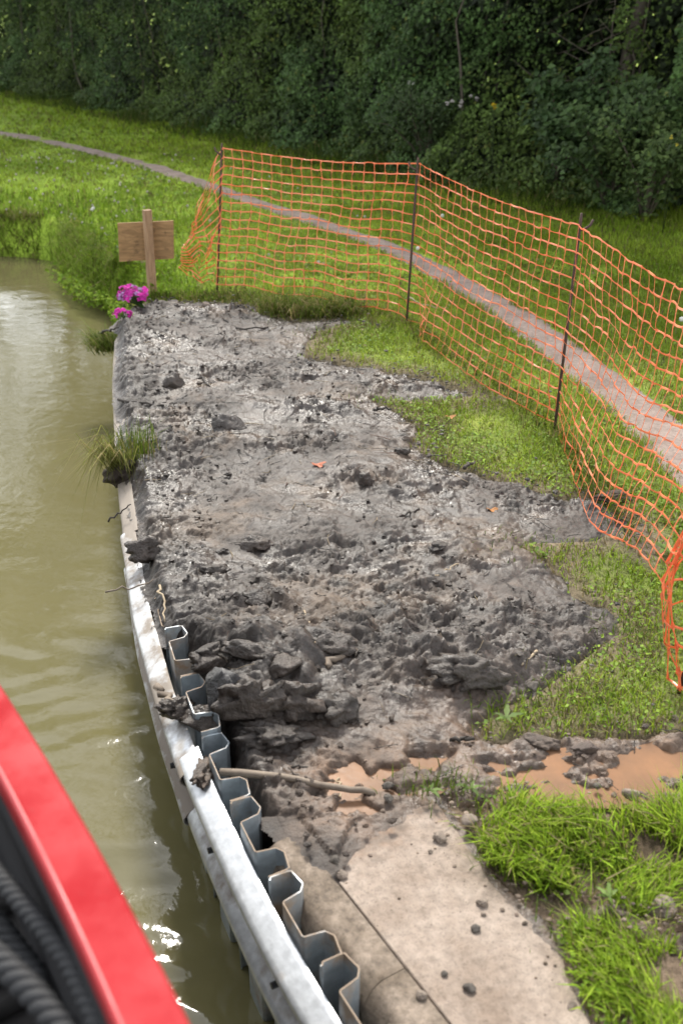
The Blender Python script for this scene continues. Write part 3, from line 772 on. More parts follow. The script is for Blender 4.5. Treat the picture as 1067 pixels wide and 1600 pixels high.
gm = MB()
for (a, b, dens, ww) in ((1.05, 2.2, 9500, .0034), (2.2, 3.6, 9800, .0040), (3.6, 5.8, 7800, .0046), (5.8, 8.4, 4600, .0056), (8.4, 12, 2200, .0075), (12, 18, 800, .013), (18, 32, 260, .022)):
    x, y = sample_band(a, b, dens)
    ok = grass_ok(x, y) & ~inpoly(x, y, LONG1) & ~inpoly(x, y, LONG2) & (hedge_d(x, y) > -1.0); x, y = x[ok], y[ok]; n = len(x)
    z = ground_h(x, y)
    tall = fbm(x * .7, y * .7, 3, 37)
    md = np.clip(-sdf(x, y, MUD), 0, 2)
    edge = np.clip(1 - np.abs(pathd(x, y) - 1) * .8, 0, 1)
    h = (.030 + .016 * sstep(-.3, .5, tall) + .012 * sstep(.2, .6, md)) * RNG.uniform(.55, 1.5, n)
    h = h * (1 + .0 * edge) * (1 + .9 * sstep(3.2, .3, hedge_d(x, y)))
    h = np.where(y > 9, h * .85, h)
    col = lawn_colour(x, y, n)
    dry = RNG.random(n) < (.18 + .16 * sstep(.0, .5, -tall) + .20 * sstep(.25, .0, md)); col[dry] = np.array([.24, .20, .095]) * RNG.uniform(.5, 1.2, (dry.sum(), 1))
    gm.add(*blades(np.column_stack([x, y, z - .004]), h, ww * RNG.uniform(.6, 1.4, n), RNG.uniform(0, 6.283, n), np.abs(RNG.normal(.55, .45, n)), col, droop=RNG.uniform(0, .35, n)))
tag(gm.build('grass', M['grass'], smooth=False), kind='stuff')

cm = MB()       # clover and other small broad leaves between the blades
for (a, b, dens, ss) in ((1.05, 3.6, 2600, .014), (3.6, 5.8, 2400, .017), (5.8, 8.4, 1000, .019), (8.4, 12, 420, .030), (12, 20, 90, .05)):
    x, y = sample_band(a, b, dens)
    ok = grass_ok(x, y) & ~inpoly(x, y, LONG1) & (fbm(x * 1.3, y * 1.3, 3, 44) + .1 * RNG.normal(size=x.shape) > -.05) & (hedge_d(x, y) > 0); x, y = x[ok], y[ok]; n = len(x)
    P = np.column_stack([x, y, ground_h(x, y) + RNG.uniform(.008, .035, n)])
    nr = RNG.normal(0, .4, (n, 3)); nr[:, 2] = 1
    c = green(n, (.11, .20, .02), (.20, .29, .035), .03)
    cm.add(*leaves(P, ss * RNG.uniform(.6, 1.5, n), nr, c, .8))
tag(cm.build('clover_leaves', M['leaf'], smooth=False), kind='stuff')

lm = MB()       # long grass beside the slab
for poly, nb, hh in ((LONG1, 6500, .100), (LONG2, 6500, .070)):
    lo, hi = poly.min(0), poly.max(0); x = RNG.uniform(lo[0], hi[0], nb * 2); y = RNG.uniform(lo[1], hi[1], nb * 2)
    sd_ = sdf(x, y, poly) + .05 * fbm(x * 6, y * 6, 3, 45) + .02 * RNG.normal(size=x.shape); ok = sd_ > 0
    ok &= (fbm(x * 4, y * 4, 2, 46) + .22 * RNG.normal(size=x.shape) > -.16)
    x, y, sd_ = x[ok], y[ok], sd_[ok]; n = len(x)
    cl = fbm(x * 3, y * 3, 2, 47)
    h = hh * (1 + .5 * cl) * RNG.uniform(.45, 1.35, n)
    c = green(n, (.185, .32, .022), (.36, .48, .055), .17, (.32, .27, .14), .2)
    fl = 6.283 * fbm(x * 1.5, y * 1.5, 2, 48) + RNG.normal(0, 1.0, n)
    lm.add(*blades(np.column_stack([x, y, np.full(n, -.02)]), h, RNG.uniform(.0026, .0075, n), fl, np.abs(RNG.normal(.55, .35, n)), c, droop=RNG.uniform(0, .3, n)))
# a few sparse shoots in the mud by the slab and along the turf edges
for (px, py, r, nb, hh) in ((700, 1235, .09, 110, .05), (655, 1240, .05, 40, .045), (735, 1240, .04, 30, .05), (890, 1075, .12, 160, .045), (500, 520, .10, 60, .04), (800, 1120, .08, 70, .05), (960, 1370, .14, 160, .07),
                            (870, 1345, .10, 160, .08), (930, 1470, .07, 90, .06), (840, 860, .14, 130, .03), (930, 760, .12, 90, .03), (610, 628, .12, 90, .03), (1010, 990, .1, 150, .05)):
    g0 = G(px, py); x = g0[0] + RNG.normal(0, r, nb); y = g0[1] + RNG.normal(0, r * .6, nb)
    lm.add(*blades(np.column_stack([x, y, np.where(inpoly(x, y, MUD), mud_h(x, y, False) - .01, -.02)]), hh * RNG.uniform(.5, 1.4, nb), RNG.uniform(.002, .0045, nb), RNG.uniform(0, 6.28, nb), np.abs(RNG.normal(.5, .4, nb)),
                   green(nb, (.07, .13, .014), (.14, .20, .03), .12), droop=RNG.uniform(0, .3, nb)))
tag(lm.build('long_grass', M['grass'], smooth=False), kind='stuff')

# overhanging turf lip at the far edge of the mud
em = MB()
for path, hh, nb, wid in (([(205, 468), (262, 462), (330, 462), (395, 466)], .05, 1500, .10), ([(412, 482), (470, 488), (560, 486)], .15, 1500, .10), ([(345, 450), (420, 470), (560, 478), (640, 505), (720, 560), (800, 615), (868, 672), (930, 745), (985, 830)], .07, 2600, .12)):
    q = GP(path); L = np.concatenate([[0], np.cumsum(np.hypot(*np.diff(q, axis=0).T))]); s = RNG.uniform(0, L[-1], nb)
    x = np.interp(s, L, q[:, 0]) + RNG.normal(0, wid * .4, nb); y = np.interp(s, L, q[:, 1]) + RNG.normal(0, wid, nb)
    em.add(*blades(np.column_stack([x, y, np.full(nb, -.01)]), hh * RNG.uniform(.4, 1.4, nb), RNG.uniform(.004, .008, nb), RNG.normal(-1.57, 1.3, nb), np.abs(RNG.normal(.8, .5, nb)), green(nb, (.07, .12, .014), (.15, .19, .035), .28), droop=RNG.uniform(0, .6, nb)))
tag(em.build('turf_fringe', M['grass'], smooth=False), kind='stuff')

# ------------------------------------------------------------------ undergrowth on the natural canal bank
um = MB()
def along(pts, z, n, sx):
    q = GP(pts, z); L = np.concatenate([[0], np.cumsum(np.hypot(*np.diff(q, axis=0).T))]); s = RNG.uniform(0, L[-1], n)
    x = np.interp(s, L, q[:, 0]); y = np.interp(s, L, q[:, 1])
    tx = np.interp(s + .05, L, q[:, 0]) - np.interp(s - .05, L, q[:, 0]); ty = np.interp(s + .05, L, q[:, 1]) - np.interp(s - .05, L, q[:, 1]); l = np.hypot(tx, ty) + 1e-9
    return x, y, ty / l, -tx / l, s / L[-1]
edgepx = [(172, 496), (135, 488), (105, 466), (75, 440), (56, 414)]
# grass hanging over the bank to the water
x, y, ox, oy, s = along(edgepx, WATER_Z, 2600, 0)
cn = np.array([-.7, -.7]); sgn = np.where(ox * cn[0] + oy * cn[1] > 0, 1, -1); ox, oy = ox * sgn, oy * sgn
back = RNG.uniform(0, .55, len(x)) ** 1.0
bx, by = x - ox * back, y - oy * back; bz = ground_h(bx, by)
oa = np.arctan2(oy, ox)
um.add(*blades(np.column_stack([bx, by, bz]), RNG.uniform(.08, .22, len(x)) * (.6 + .6 * sstep(0, .3, back)), RNG.uniform(.004, .009, len(x)), oa + RNG.normal(0, .8, len(x)), RNG.uniform(.5, 1.6, len(x)), green(len(x), (.13, .22, .02), (.24, .33, .045), .18), droop=RNG.uniform(.1, 1.3, len(x))))
x, y, ox, oy, s = along([(56, 414), (28, 409), (-40, 406), (-200, 398)], WATER_Z, 3000, 0)
back = RNG.uniform(.05, .6, len(x)); by = y + back; bz = ground_h(x, by)
um.add(*blades(np.column_stack([x, by, bz]), RNG.uniform(.05, .17, len(x)), RNG.uniform(.005, .010, len(x)), RNG.normal(-1.6, .7, len(x)), RNG.uniform(.4, 1.5, len(x)), green(len(x), (.13, .18, .03), (.23, .26, .05), .28), droop=RNG.uniform(.1, 1.2, len(x))))
# lush tall grass and leafy weeds behind the edge
x, y = RNG.uniform(-5.6, -.9, 26000), RNG.uniform(8.0, 13.5, 26000)
dd = -sdf(x, y, CANAL); ok = (dd > .05) & (dd < 2.4) & (RNG.random(len(x)) < np.exp(-dd * .7)) & (hedge_d(x, y) > 2) & (sdf(x, y, MUD) < -.05) & (x < -1.05 - .3 * (y - 8.4).clip(-1, 1)); x, y, dd = x[ok], y[ok], dd[ok]; n = len(x)
um.add(*blades(np.column_stack([x, y, ground_h(x, y)]), (.10 * np.exp(-dd * .8) + .045) * RNG.uniform(.5, 1.5, n), RNG.uniform(.006, .011, n), RNG.uniform(0, 6.28, n), np.abs(RNG.normal(.5, .3, n)), green(n, (.14, .26, .018), (.24, .37, .035), .05), droop=RNG.uniform(0, .3, n)))
for (px, py, sx, sy, top, nn, ss) in ((100, 440, .22, .20, .22, 2890, 0.045), (130, 455, .22, .15, .18, 1870, 0.043), (80, 425, .12, .15, .10, 1190, 0.045), (150, 405, .32, .35, .17, 2890, 0.043), (90, 385, .4, .5, .16, 2550, 0.045), (200, 430, .18, .12, .10, 1020, 0.035), (30, 370, .5, .4, .1, 1360, 0.043)):
    g0 = G(px, py, -.05); x = g0[0] + RNG.normal(0, sx, nn); y = g0[1] + RNG.normal(0, sy, nn); z = np.maximum(ground_h(x, y), WATER_Z + .04) + RNG.uniform(.02, 1, nn) ** .7 * top
    nr = RNG.normal(0, .5, (nn, 3)); nr[:, 2] = 1.0
    cd = sdf(x, y, CANAL); kp = (cd < .02) | ((cd < .16) & (z > -.42 + cd)); z = np.where(cd > 0, z - cd * .5, z)
    pale = (px < 110) & (py > 415)
    c = green(nn, (.14, .25, .02), (.24, .34, .035), .02, var=.2) if not pale else green(nn, (.09, .15, .035), (.20, .24, .10), .02, var=.25)
    um.add(*leaves(np.column_stack([x, y, z])[kp], (ss * RNG.uniform(.6, 1.3, nn))[kp], nr[kp], c[kp], .7))
# rushes
x, y = G(115, 360)[0] + RNG.normal(0, .35, 160), G(115, 360)[1] + RNG.normal(0, .25, 160)
um.add(*blades(np.column_stack([x, y, ground_h(x, y)]), RNG.uniform(.2, .38, 160), .008, RNG.uniform(0, 6.28, 160), RNG.uniform(.05, .35, 160), green(160, (.07, .115, .02), (.12, .17, .03))))
tag(um.build('bank_undergrowth', M['grass'], smooth=False), kind='stuff')

fm = MB()      # white clover heads in the lawn on the left
x, y = RNG.uniform(-7, 1, 900), RNG.uniform(9, 16, 900); ok = (sdf(x, y, CANAL) < -.3) & (pathd(x, y) > 1.2) & (hedge_d(x, y) > 2) & (RNG.random(900) < sstep(-1.2, -4.5, x) * .9 + .06)
for xx, yy in zip(x[ok], y[ok]):
    Vv, Ff = ico(1); fm.add(Vv * RNG.uniform(.010, .018) + np.array([xx, yy, float(ground_h(np.array([xx]), np.array([yy]))[0]) + RNG.uniform(.05, .09)]), Ff, np.array([.55, .52, .45]) * RNG.uniform(.7, 1.1))
for (px, py) in ((146, 342), (148, 340), (690, 352), (652, 405), (1061, 520)):
    g0 = G(px, py); Vv, Ff = ico(1); fm.add(Vv * .02 + np.array([g0[0], g0[1], .10]), Ff, (.7, .7, .68))
tag(fm.build('clover_flowers', M['petal']), kind='stuff')

# turf hanging where the mud meets the natural bank
def tuft(name, px, py, z, n, h, r, ang, lean, label, cat, col=((.08, .13, .016), (.16, .21, .035)), droop=(.0, .5), soil=None):
    g0 = G(px, py, z); root = empty(name, tuple(g0), label, cat)
    b = MB(); a = RNG.normal(ang, .75, n)
    P = np.column_stack([RNG.normal(0, r, n), RNG.normal(0, r * .8, n), RNG.uniform(-.01, .02, n)])
    b.add(*blades(P, h * RNG.uniform(.4, 1.3, n), RNG.uniform(.003, .006, n), a, np.abs(RNG.normal(lean, .3, n)), green(n, *col, .15), droop=RNG.uniform(*droop, n)))
    b.build('blades', M['grass'], root, smooth=False)
    if soil:
        Vv, Ff = lump(soil, 4, int(px), .4, 2.2); mk('soil', Vv + np.array([0, 0, -soil[2] * .7]), Ff, M['soil'], root, col=np.tile([.05, .036, .026], (len(Vv), 1)))
    return root
tuft('grass_tuft', 171, 548, -.22, 420, .20, .06, 2.9, .9, 'green grass tuft hanging over the water at the far mud corner', 'grass tuft', droop=(.0, .9))
tuft('turf_sod', 212, 712, .05, 170, .17, .06, 1.5, .4, 'torn turf sod with roots and grass flopped over the rail', 'turf sod', soil=(.10, .09, .05))
o_ = tuft('turf_sod', 188, 728, .02, 200, .26, .045, 3.7, 1.0, 'ragged turf clump drooping from the rail towards the water', 'turf sod', ((.12, .14, .03), (.22, .22, .07)), (.5, 1.6), (.07, .07, .06))

# ------------------------------------------------------------------ the hedge, trees and shrubs behind the path
def hpt(s, dep, z):      # s along, dep behind the front face
    return np.stack([_hc[0] + HD[0] * s - HN[0] * dep, _hc[1] + HD[1] * s - HN[1] * dep, z], -1)
def px_s(px, py):        # hedge coordinate under a pixel on the ground
    g0 = G(px, py)[:2]; return float((g0 - _hc) @ HD)
S_R, S_L = -7.5, 16.0
def hollow(s, z):
    h1 = np.exp(-((s - s_gap1) / .75) ** 2) * sstep(.65, 1.15, z)
    h2 = np.exp(-((s - s_gap2) / .7) ** 2) * sstep(.9, 1.4, z)
    h3 = np.exp(-((s - s_gap2 + 2.1) / .35) ** 2) * sstep(.5, .9, z) * sstep(2.0, 1.4, z)
    return np.maximum.reduce([h1, h2, h3 * .8])
s_gap1, s_gap2 = px_s(740, 300), px_s(880, 318)
def hedge_face(s, z):
    f = .50 * fbm(s * .55, z * .9, 3, 91) + .30 * fbm(s * 1.7, z * 2.0, 3, 92) + .12 * fbm(s * 4.5, z * 5, 2, 93)
    return .15 + f + .10 * z * .5 - .45 * sstep(.5, .0, z) + 1.9 * hollow(s, z)
hm = MB()
n = 190000
s = S_R + (S_L - S_R) * RNG.random(n) ** 1.15; z = RNG.random(n) ** 1.25 * 4.6 + .03
dep = hedge_face(s, z) + RNG.exponential(.2, n)
ok = (RNG.random(n) < 1 - .85 * hollow(s, z)) & (fbm(s * 2.3, z * 2.6, 3, 95) + .25 * RNG.normal(size=n) > -.42); s, z, dep = s[ok], z[ok], dep[ok]; n = len(s)
P = hpt(s, dep, z)
nr = np.column_stack([np.full(n, HN[0]), np.full(n, HN[1]), np.full(n, .7)]) + RNG.normal(0, .55, (n, 3))
sz = (.040 + .018 * sstep(6, -2, s) * 1.0 + .012 * sstep(4, 14, s)) * RNG.uniform(.6, 1.5, n)
hue = fbm(s * .45, z * .7, 2, 96)[:, None]
c = np.array([.044, .080, .023]) * (1 - sstep(-.3, .4, hue)) + np.array([.055, .086, .018]) * sstep(-.3, .4, hue)
c = c * np.clip(1 + RNG.normal(0, .3, (n, 1)), .4, 2.0); c = c * (1.25 + .5 * fbm(s * 1.1, z * 1.6, 2, 97)[:, None]); yl = RNG.random(n) < .03; c[yl] = np.array([.11, .13, .03])
hm.add(*leaves(P, sz, nr, c, .66, .5))
hedge = empty('hedge', (*(_hc + HD * 4), 0), 'long dark overgrown hedge behind the path', 'hedge')
lc = np.array(hedge.location)
hm.build('foliage', M['hedge_leaf'], hedge, smooth=False, loc=None).location = -lc
hm = MB(); n = 70000
s = RNG.uniform(S_R, S_L, n); z = RNG.random(n) * 4.8; dep = hedge_face(s, z) + RNG.uniform(.4, 1.9, n) + .5 * hollow(s, z)
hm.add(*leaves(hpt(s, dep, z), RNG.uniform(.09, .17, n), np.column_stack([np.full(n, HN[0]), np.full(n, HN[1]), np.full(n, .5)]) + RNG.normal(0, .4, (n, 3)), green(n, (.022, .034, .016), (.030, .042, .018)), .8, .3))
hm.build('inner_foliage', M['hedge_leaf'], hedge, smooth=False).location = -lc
hm = MB(); n = 34000
s = RNG.uniform(S_R - 2, 7, n); z = RNG.random(n) * 5.2; dep = RNG.uniform(2.6, 4.4, n)
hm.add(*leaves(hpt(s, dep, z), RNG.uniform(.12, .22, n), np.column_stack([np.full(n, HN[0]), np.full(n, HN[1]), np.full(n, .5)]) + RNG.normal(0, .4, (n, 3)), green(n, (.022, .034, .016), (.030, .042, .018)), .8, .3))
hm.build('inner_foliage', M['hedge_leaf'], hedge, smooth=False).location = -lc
bm_ = MB()
for k in range(60):
    s0 = RNG.uniform(S_R, S_L); d0 = hedge_face(np.array([s0]), np.array([1.0]))[0] + RNG.uniform(.25, .9); hh = RNG.uniform(1.2, 3.4)
    zz = np.linspace(0, hh, 7); ds = np.cumsum(RNG.normal(0, .10, 7)); dn = d0 + np.cumsum(RNG.normal(0, .06, 7))
    bm_.add(*tube(hpt(s0 + ds, dn, zz), np.linspace(.022, .006, 7) * RNG.uniform(.6, 1.4), 5))
for k in range(46):      # bare dead twigs in the dark hollow
    s0 = s_gap1 + RNG.normal(0, .4); p0 = hpt(np.array([s0]), np.array([1.2 + RNG.random() * .8]), np.array([RNG.uniform(.8, 2.4)]))[0]
    dv = np.array([*(HD * RNG.normal(0, .4)), 0]) + np.array([HN[0], HN[1], 0]) * RNG.uniform(.2, .6) + np.array([0, 0, RNG.normal(0, .25)])
    bm_.add(*tube([p0, p0 + dv * .5 + RNG.normal(0, .04, 3), p0 + dv], [.008, .006, .003], 4))
bm_.build('stems', M['bark'], hedge).location = -lc

def limb(p, d, L, r, depth, out, tips, g):
    n = 5; P = [np.array(p)]; d = np.array(d, float)
    for i in range(n):
        d = d + g.normal(0, .13, 3); d[2] += .03; d /= np.linalg.norm(d); P.append(P[-1] + d * L / n)
    out.add(*tube(P, np.linspace(r, r * .55, n + 1), 8 if r > .04 else 5))
    if depth == 0: tips.append(P[-1]); tips.append(P[3]); return
    for k in range(3):
        a = g.uniform(0, 6.28); v = d + np.array([math.cos(a), math.sin(a), g.uniform(-.1, .5)]) * .75; limb(P[g.integers(3, n + 1)], v / np.linalg.norm(v), L * .66, r * .55, depth - 1, out, tips, g)
def tree(s, dep, hgt, r, lean, label, seed, nleaf=230, spread=.55, big=1.0):
    g = np.random.default_rng(seed); p = hpt(np.array([s]), np.array([dep]), np.array([0.0]))[0]
    root = empty('tree', tuple(p), label, 'tree', None)
    tr = MB(); tips = []
    P = [np.array([0, 0, -.1])]; d = np.array([lean[0], lean[1], 1.0]); d /= np.linalg.norm(d)
    for i in range(7): d = d + g.normal(0, .03, 3); d /= np.linalg.norm(d); P.append(P[-1] + d * hgt / 7)
    tr.add(*tube(P, np.linspace(r, r * .55, 8), 12, noise=.04, seed=seed))
    for i in ((1, 2, 3, 4, 5, 6, 7, 7, 6, 5, 2, 1) if big > 1 else (3, 4, 5, 6, 7, 7, 6, 5)):
        a = g.uniform(0, 6.28); v = np.array([math.cos(a), math.sin(a), g.uniform(.1, .8)]); limb(P[i], v / np.linalg.norm(v), hgt * .42, r * .45, 1, tr, tips, g)
    tr.build('trunk', M['bark'], root)
    cr = MB(); tips = np.array(tips); n = len(tips) * nleaf
    q = np.repeat(tips, nleaf, 0) + g.normal(0, spread, (n, 3)) * np.array([1, 1, .6])
    q = q[q[:, 2] > 2.7]; n = len(q)
    nr = g.normal(0, .6, (n, 3)); nr[:, 2] += 1
    cr.add(*leaves(q, g.uniform(.07, .15, n) * big, nr, green(n, (.028, .048, .016), (.05, .075, .02)), .65)); cr.build('crown', M['hedge_leaf'], root, smooth=False)
    return root
tb = px_s(890, 320)
tree(tb - .3, 1.7, 5.0, .065, (-.30 * HD[0] * -1 * -1, .05), 'slim bare trunk leaning in the dark hollow of the hedge', 11)
tree(px_s(1040, 330) - 1.2, 1.6, 5.6, .13, (.02, .0), 'tree rising behind the hedge beyond its right end', 12)
tree(px_s(760, 300) + .4, 2.2, 5.8, .11, (.04, -.06), 'thin dark tree stem in the gap at the middle of the hedge', 13)
tree(px_s(480, 225), 2.4, 6.5, .15, (.05, .0), 'tree hidden behind the middle of the clipped dark hedge', 14)
tree(px_s(200, 180), 2.4, 7.0, .17, (-.05, .0), 'tall tree behind the far left stretch of dark hedge', 15, 260, .8)
tree(px_s(20, 145), 2.6, 7.5, .18, (.03, .0), 'tall tree behind the hedge beyond its far left end', 16, 260, .85)
tree(px_s(330, 195), 2.8, 7.0, .15, (.03, .02), 'tall tree behind the hedge above the loose net end', 17, 260, .75)

for k, (s_, d_, h_) in enumerate(((14.5, 3.2, 14), (18.5, 3.5, 15), (13.5, 16, 20), (17, 17.5, 20.5), (20.5, 16.5, 21), (9.5, 17, 19.5), (5.5, 17.5, 18), (24.5, 17, 21), (1.5, 18, 16))):  # unseen trees, added tall so the far water mirrors less bright sky
    tree(s_, d_, h_, .22, (.02 * (-1) ** k, .02), ['tall tree close behind the far left end of the hedge', 'second tall tree close behind the hedge farther left', 'tall tree in the wood behind the left part of the hedge', 'tall tree in the wood left of the clipped hedge line', 'tallest tree in the wood far to the left', 'tall tree in the wood behind the sign', 'tall tree in the wood behind the first fence pin', 'tall tree at the far left end of the wood', 'tall tree in the wood behind the corner fence pin'][k], 40 + k, 110, 1.25, 2.6)
def shrub(s, dep, hgt, wid, leafsz, nleaf, col, label, seed):
    g = np.random.default_rng(seed); p = hpt(np.array([s]), np.array([dep]), np.array([0.0]))[0]
    root = empty('shrub', tuple(p), label, 'shrub'); stm = MB(); cr = MB()
    for k in range(16):
        a = g.uniform(0, 6.28); rr = wid * g.uniform(.2, 1); hh = hgt * g.uniform(.5, 1.05)
        pts = np.array([[0, 0, -.05], [math.cos(a) * rr * .3, math.sin(a) * rr * .3, hh * .5], [math.cos(a) * rr * .75, math.sin(a) * rr * .75, hh * .9], [math.cos(a) * rr, math.sin(a) * rr, hh * .95]])
        stm.add(*tube(pts, [.016, .012, .007, .003], 5))
        t = np.clip(g.normal(.72, .25, nleaf), .15, 1.05) * 3; i = np.clip(t.astype(int), 0, 2); f = (t - i)[:, None]
        q = pts[i] * (1 - f) + pts[i + 1] * f + g.normal(0, .10, (nleaf, 3)) * np.array([1, 1, .8]) * wid / .7
        q = q[q[:, 2] > .02]; nr = g.normal(0, .45, (len(q), 3)); nr[:, 2] += .8; nr[:, 0] += HN[0] * .6; nr[:, 1] += HN[1] * .6
        cr.add(*leaves(q, leafsz * g.uniform(.6, 1.4, len(q)), nr, green(len(q), *col), .7, .5))
    stm.build('stems', M['bark'], root); cr.build('leaves', M['hedge_leaf'], root, smooth=False); return root
shrub(px_s(960, 325), .05, 1.25, .70, .075, 210, ((.038, .070, .022), (.058, .095, .028)), 'broad leaved shrub in front of the hedge below the leaning trunk', 21)
shrub(px_s(1055, 335), -.10, 1.0, .60, .06, 210, ((.048, .082, .024), (.075, .11, .03)), 'light green shrub at the right end of the hedge', 22)
shrub(px_s(830, 310), .25, 1.5, .55, .085, 170, ((.032, .062, .022), (.05, .085, .026)), 'tall large leaved shrub between the dark hollow and leaning trunk', 23)
shrub(px_s(650, 270), .1, 1.05, .75, .045, 230, ((.036, .060, .022), (.05, .078, .026)), 'small leaved shrub in hedge behind the corner fence pin', 24)

vm = MB(); n = 15000      # tall verge grass at the hedge foot
s = RNG.uniform(S_R, S_L, n); dp = -RNG.random(n) ** 1.6 * 1.1 + .25 + .15 * fbm(s * 1.2, s * 0, 2, 77)
P = hpt(s, dp, np.full(n, -.02)); amt = np.clip(1 - (-dp) / 1.2, .25, 1)
vm.add(*blades(P, (.08 + .26 * amt * sstep(-.4, .4, fbm(s * .8, s * 0 + 5, 3, 78))) * RNG.uniform(.5, 1.4, n), RNG.uniform(.007, .013, n), RNG.uniform(0, 6.28, n), np.abs(RNG.normal(.6, .35, n)), green(n, (.055, .095, .016), (.10, .15, .026), .08), droop=RNG.uniform(0, .5, n)))
tag(vm.build('verge_grass', M['grass'], smooth=False), kind='stuff')
def wildflower(px, py, zt, cnt, colr, label, rad, spread, dpt=-.05):
    s = px_s(px, 300); s = s
    # stand the plant on the hedge foot under that pixel column
    for it in range(30):
        p = hpt(np.array([s]), np.array([dpt]), np.array([zt]))
        s += (proj(p)[0][0] - px) * .002
    p = hpt(np.array([s]), np.array([dpt]), np.array([0.0]))[0]; root = empty('wildflower', tuple(p), label, 'wildflower'); b = MB(); fs = []
    for k in range(cnt):
        f = MB(); fs.append(f)
        tp = np.array([RNG.normal(0, spread), RNG.normal(0, spread), zt + RNG.normal(0, spread * .6)])
        b = MB(); b.add(*tube([[tp[0] * .02, tp[1] * .02, -.03], tp * np.array([.6, .6, .6]), tp], [.004, .003, .002], 4), (.06, .09, .03)); b.build('stem', M['leaf'], root)
        for q in range(5):
            Vv, Ff = ico(1); f.add(Vv * np.array([1, 1, .6]) * rad * RNG.uniform(.6, 1) + tp + RNG.normal(0, rad * .45, 3), Ff, np.asarray(colr) * RNG.uniform(.7, 1.1))
    [f.build('flower_head', M['petal'], root) for f in fs]; return root
wildflower(722, 172, 1.0, 6, (.46, .42, .42), 'pale pinkish wildflower heads in front of the dark hedge hollow', .022, .10)
wildflower(776, 197, .95, 3, (.60, .42, .02), 'small yellow wildflower by the dark hedge hollow', .018, .05)
wildflower(650, 152, 1.1, 2, (.40, .42, .36), 'sparse white wildflower at the foot of the middle hedge', .018, .05)
wildflower(1055, 190, .9, 2, (.45, .38, .05), 'dull yellow wildflower at the right end of the hedge', .016, .05, -.5)

# ------------------------------------------------------------------ orange barrier net on steel pins
def at_depth(px, py, y):
    """point seen at a pixel on the vertical plane y = const"""
    a = (px - PW / 2) / FPX; b = -(py - PH / 2) / FPX; dy = ct + b * st_; dz = -st_ + b * ct; t = y / dy
    return np.array([a * t, y, CAM_H + dz * t])
PINS = [((340, 447), (347, 224)), ((635, 505), (653, 246)), ((866, 670), (908, 333))]
bases = [G(*b) for b, _ in PINS]; tops = [at_depth(*t, G(*b)[1] + .02) for b, t in PINS]
dB = G(1061, 1078); bases.append(dB); tops.append(dB + np.array([.15, .06, 1.38]))
hooks = [(-.055, 0), (-.06, .02), (.065, .0), (.06, 0)]
plab = ['rusty steel pin with hook at the loose left end of the orange net', 'rusty steel pin at the corner where the orange net turns', 'rusty leaning steel pin with side hook before the path', 'rusty steel pin inside the gathered end of the orange net']
for k, (b, t) in enumerate(zip(bases, tops)):
    root = empty('fence_pin', tuple(b), plab[k], 'fence pin', 'steel pins holding the orange net'); ax = (t - b)
    m_ = MB(); m_.add(*tube([-.12 * ax, ax * .5, ax * .97, ax], [.0085, .0085, .0085, .006], 8)); m_.build('rod', M['rust'], root)
    m_ = MB(); h0 = ax * .935; hx, hy = hooks[k]
    m_.add(*tube([h0 + [0, 0, -.008], h0 + [hx * .35, hy - .004, -.004], h0 + [hx * .8, hy - .004, .015], h0 + [hx, hy, .045]], [.0075, .0075, .007, .0065], 7)); m_.build('hook', M['rust'], root)

def lerp(a, b, t): return a + (b - a) * t
NR = 17; nodes = []
ntop = [at_depth(349, 231, bases[0][1]), at_depth(655, 256, bases[1][1]), at_depth(904, 352, bases[2][1]), bases[3] + np.array([.15, .05, 1.27])]
nbot = [at_depth(340, 441, bases[0][1] - .03) , G(637, 500) + [0, 0, .02], G(867, 666) + [0, 0, .02], bases[3] + np.array([.04, .0, .40])]
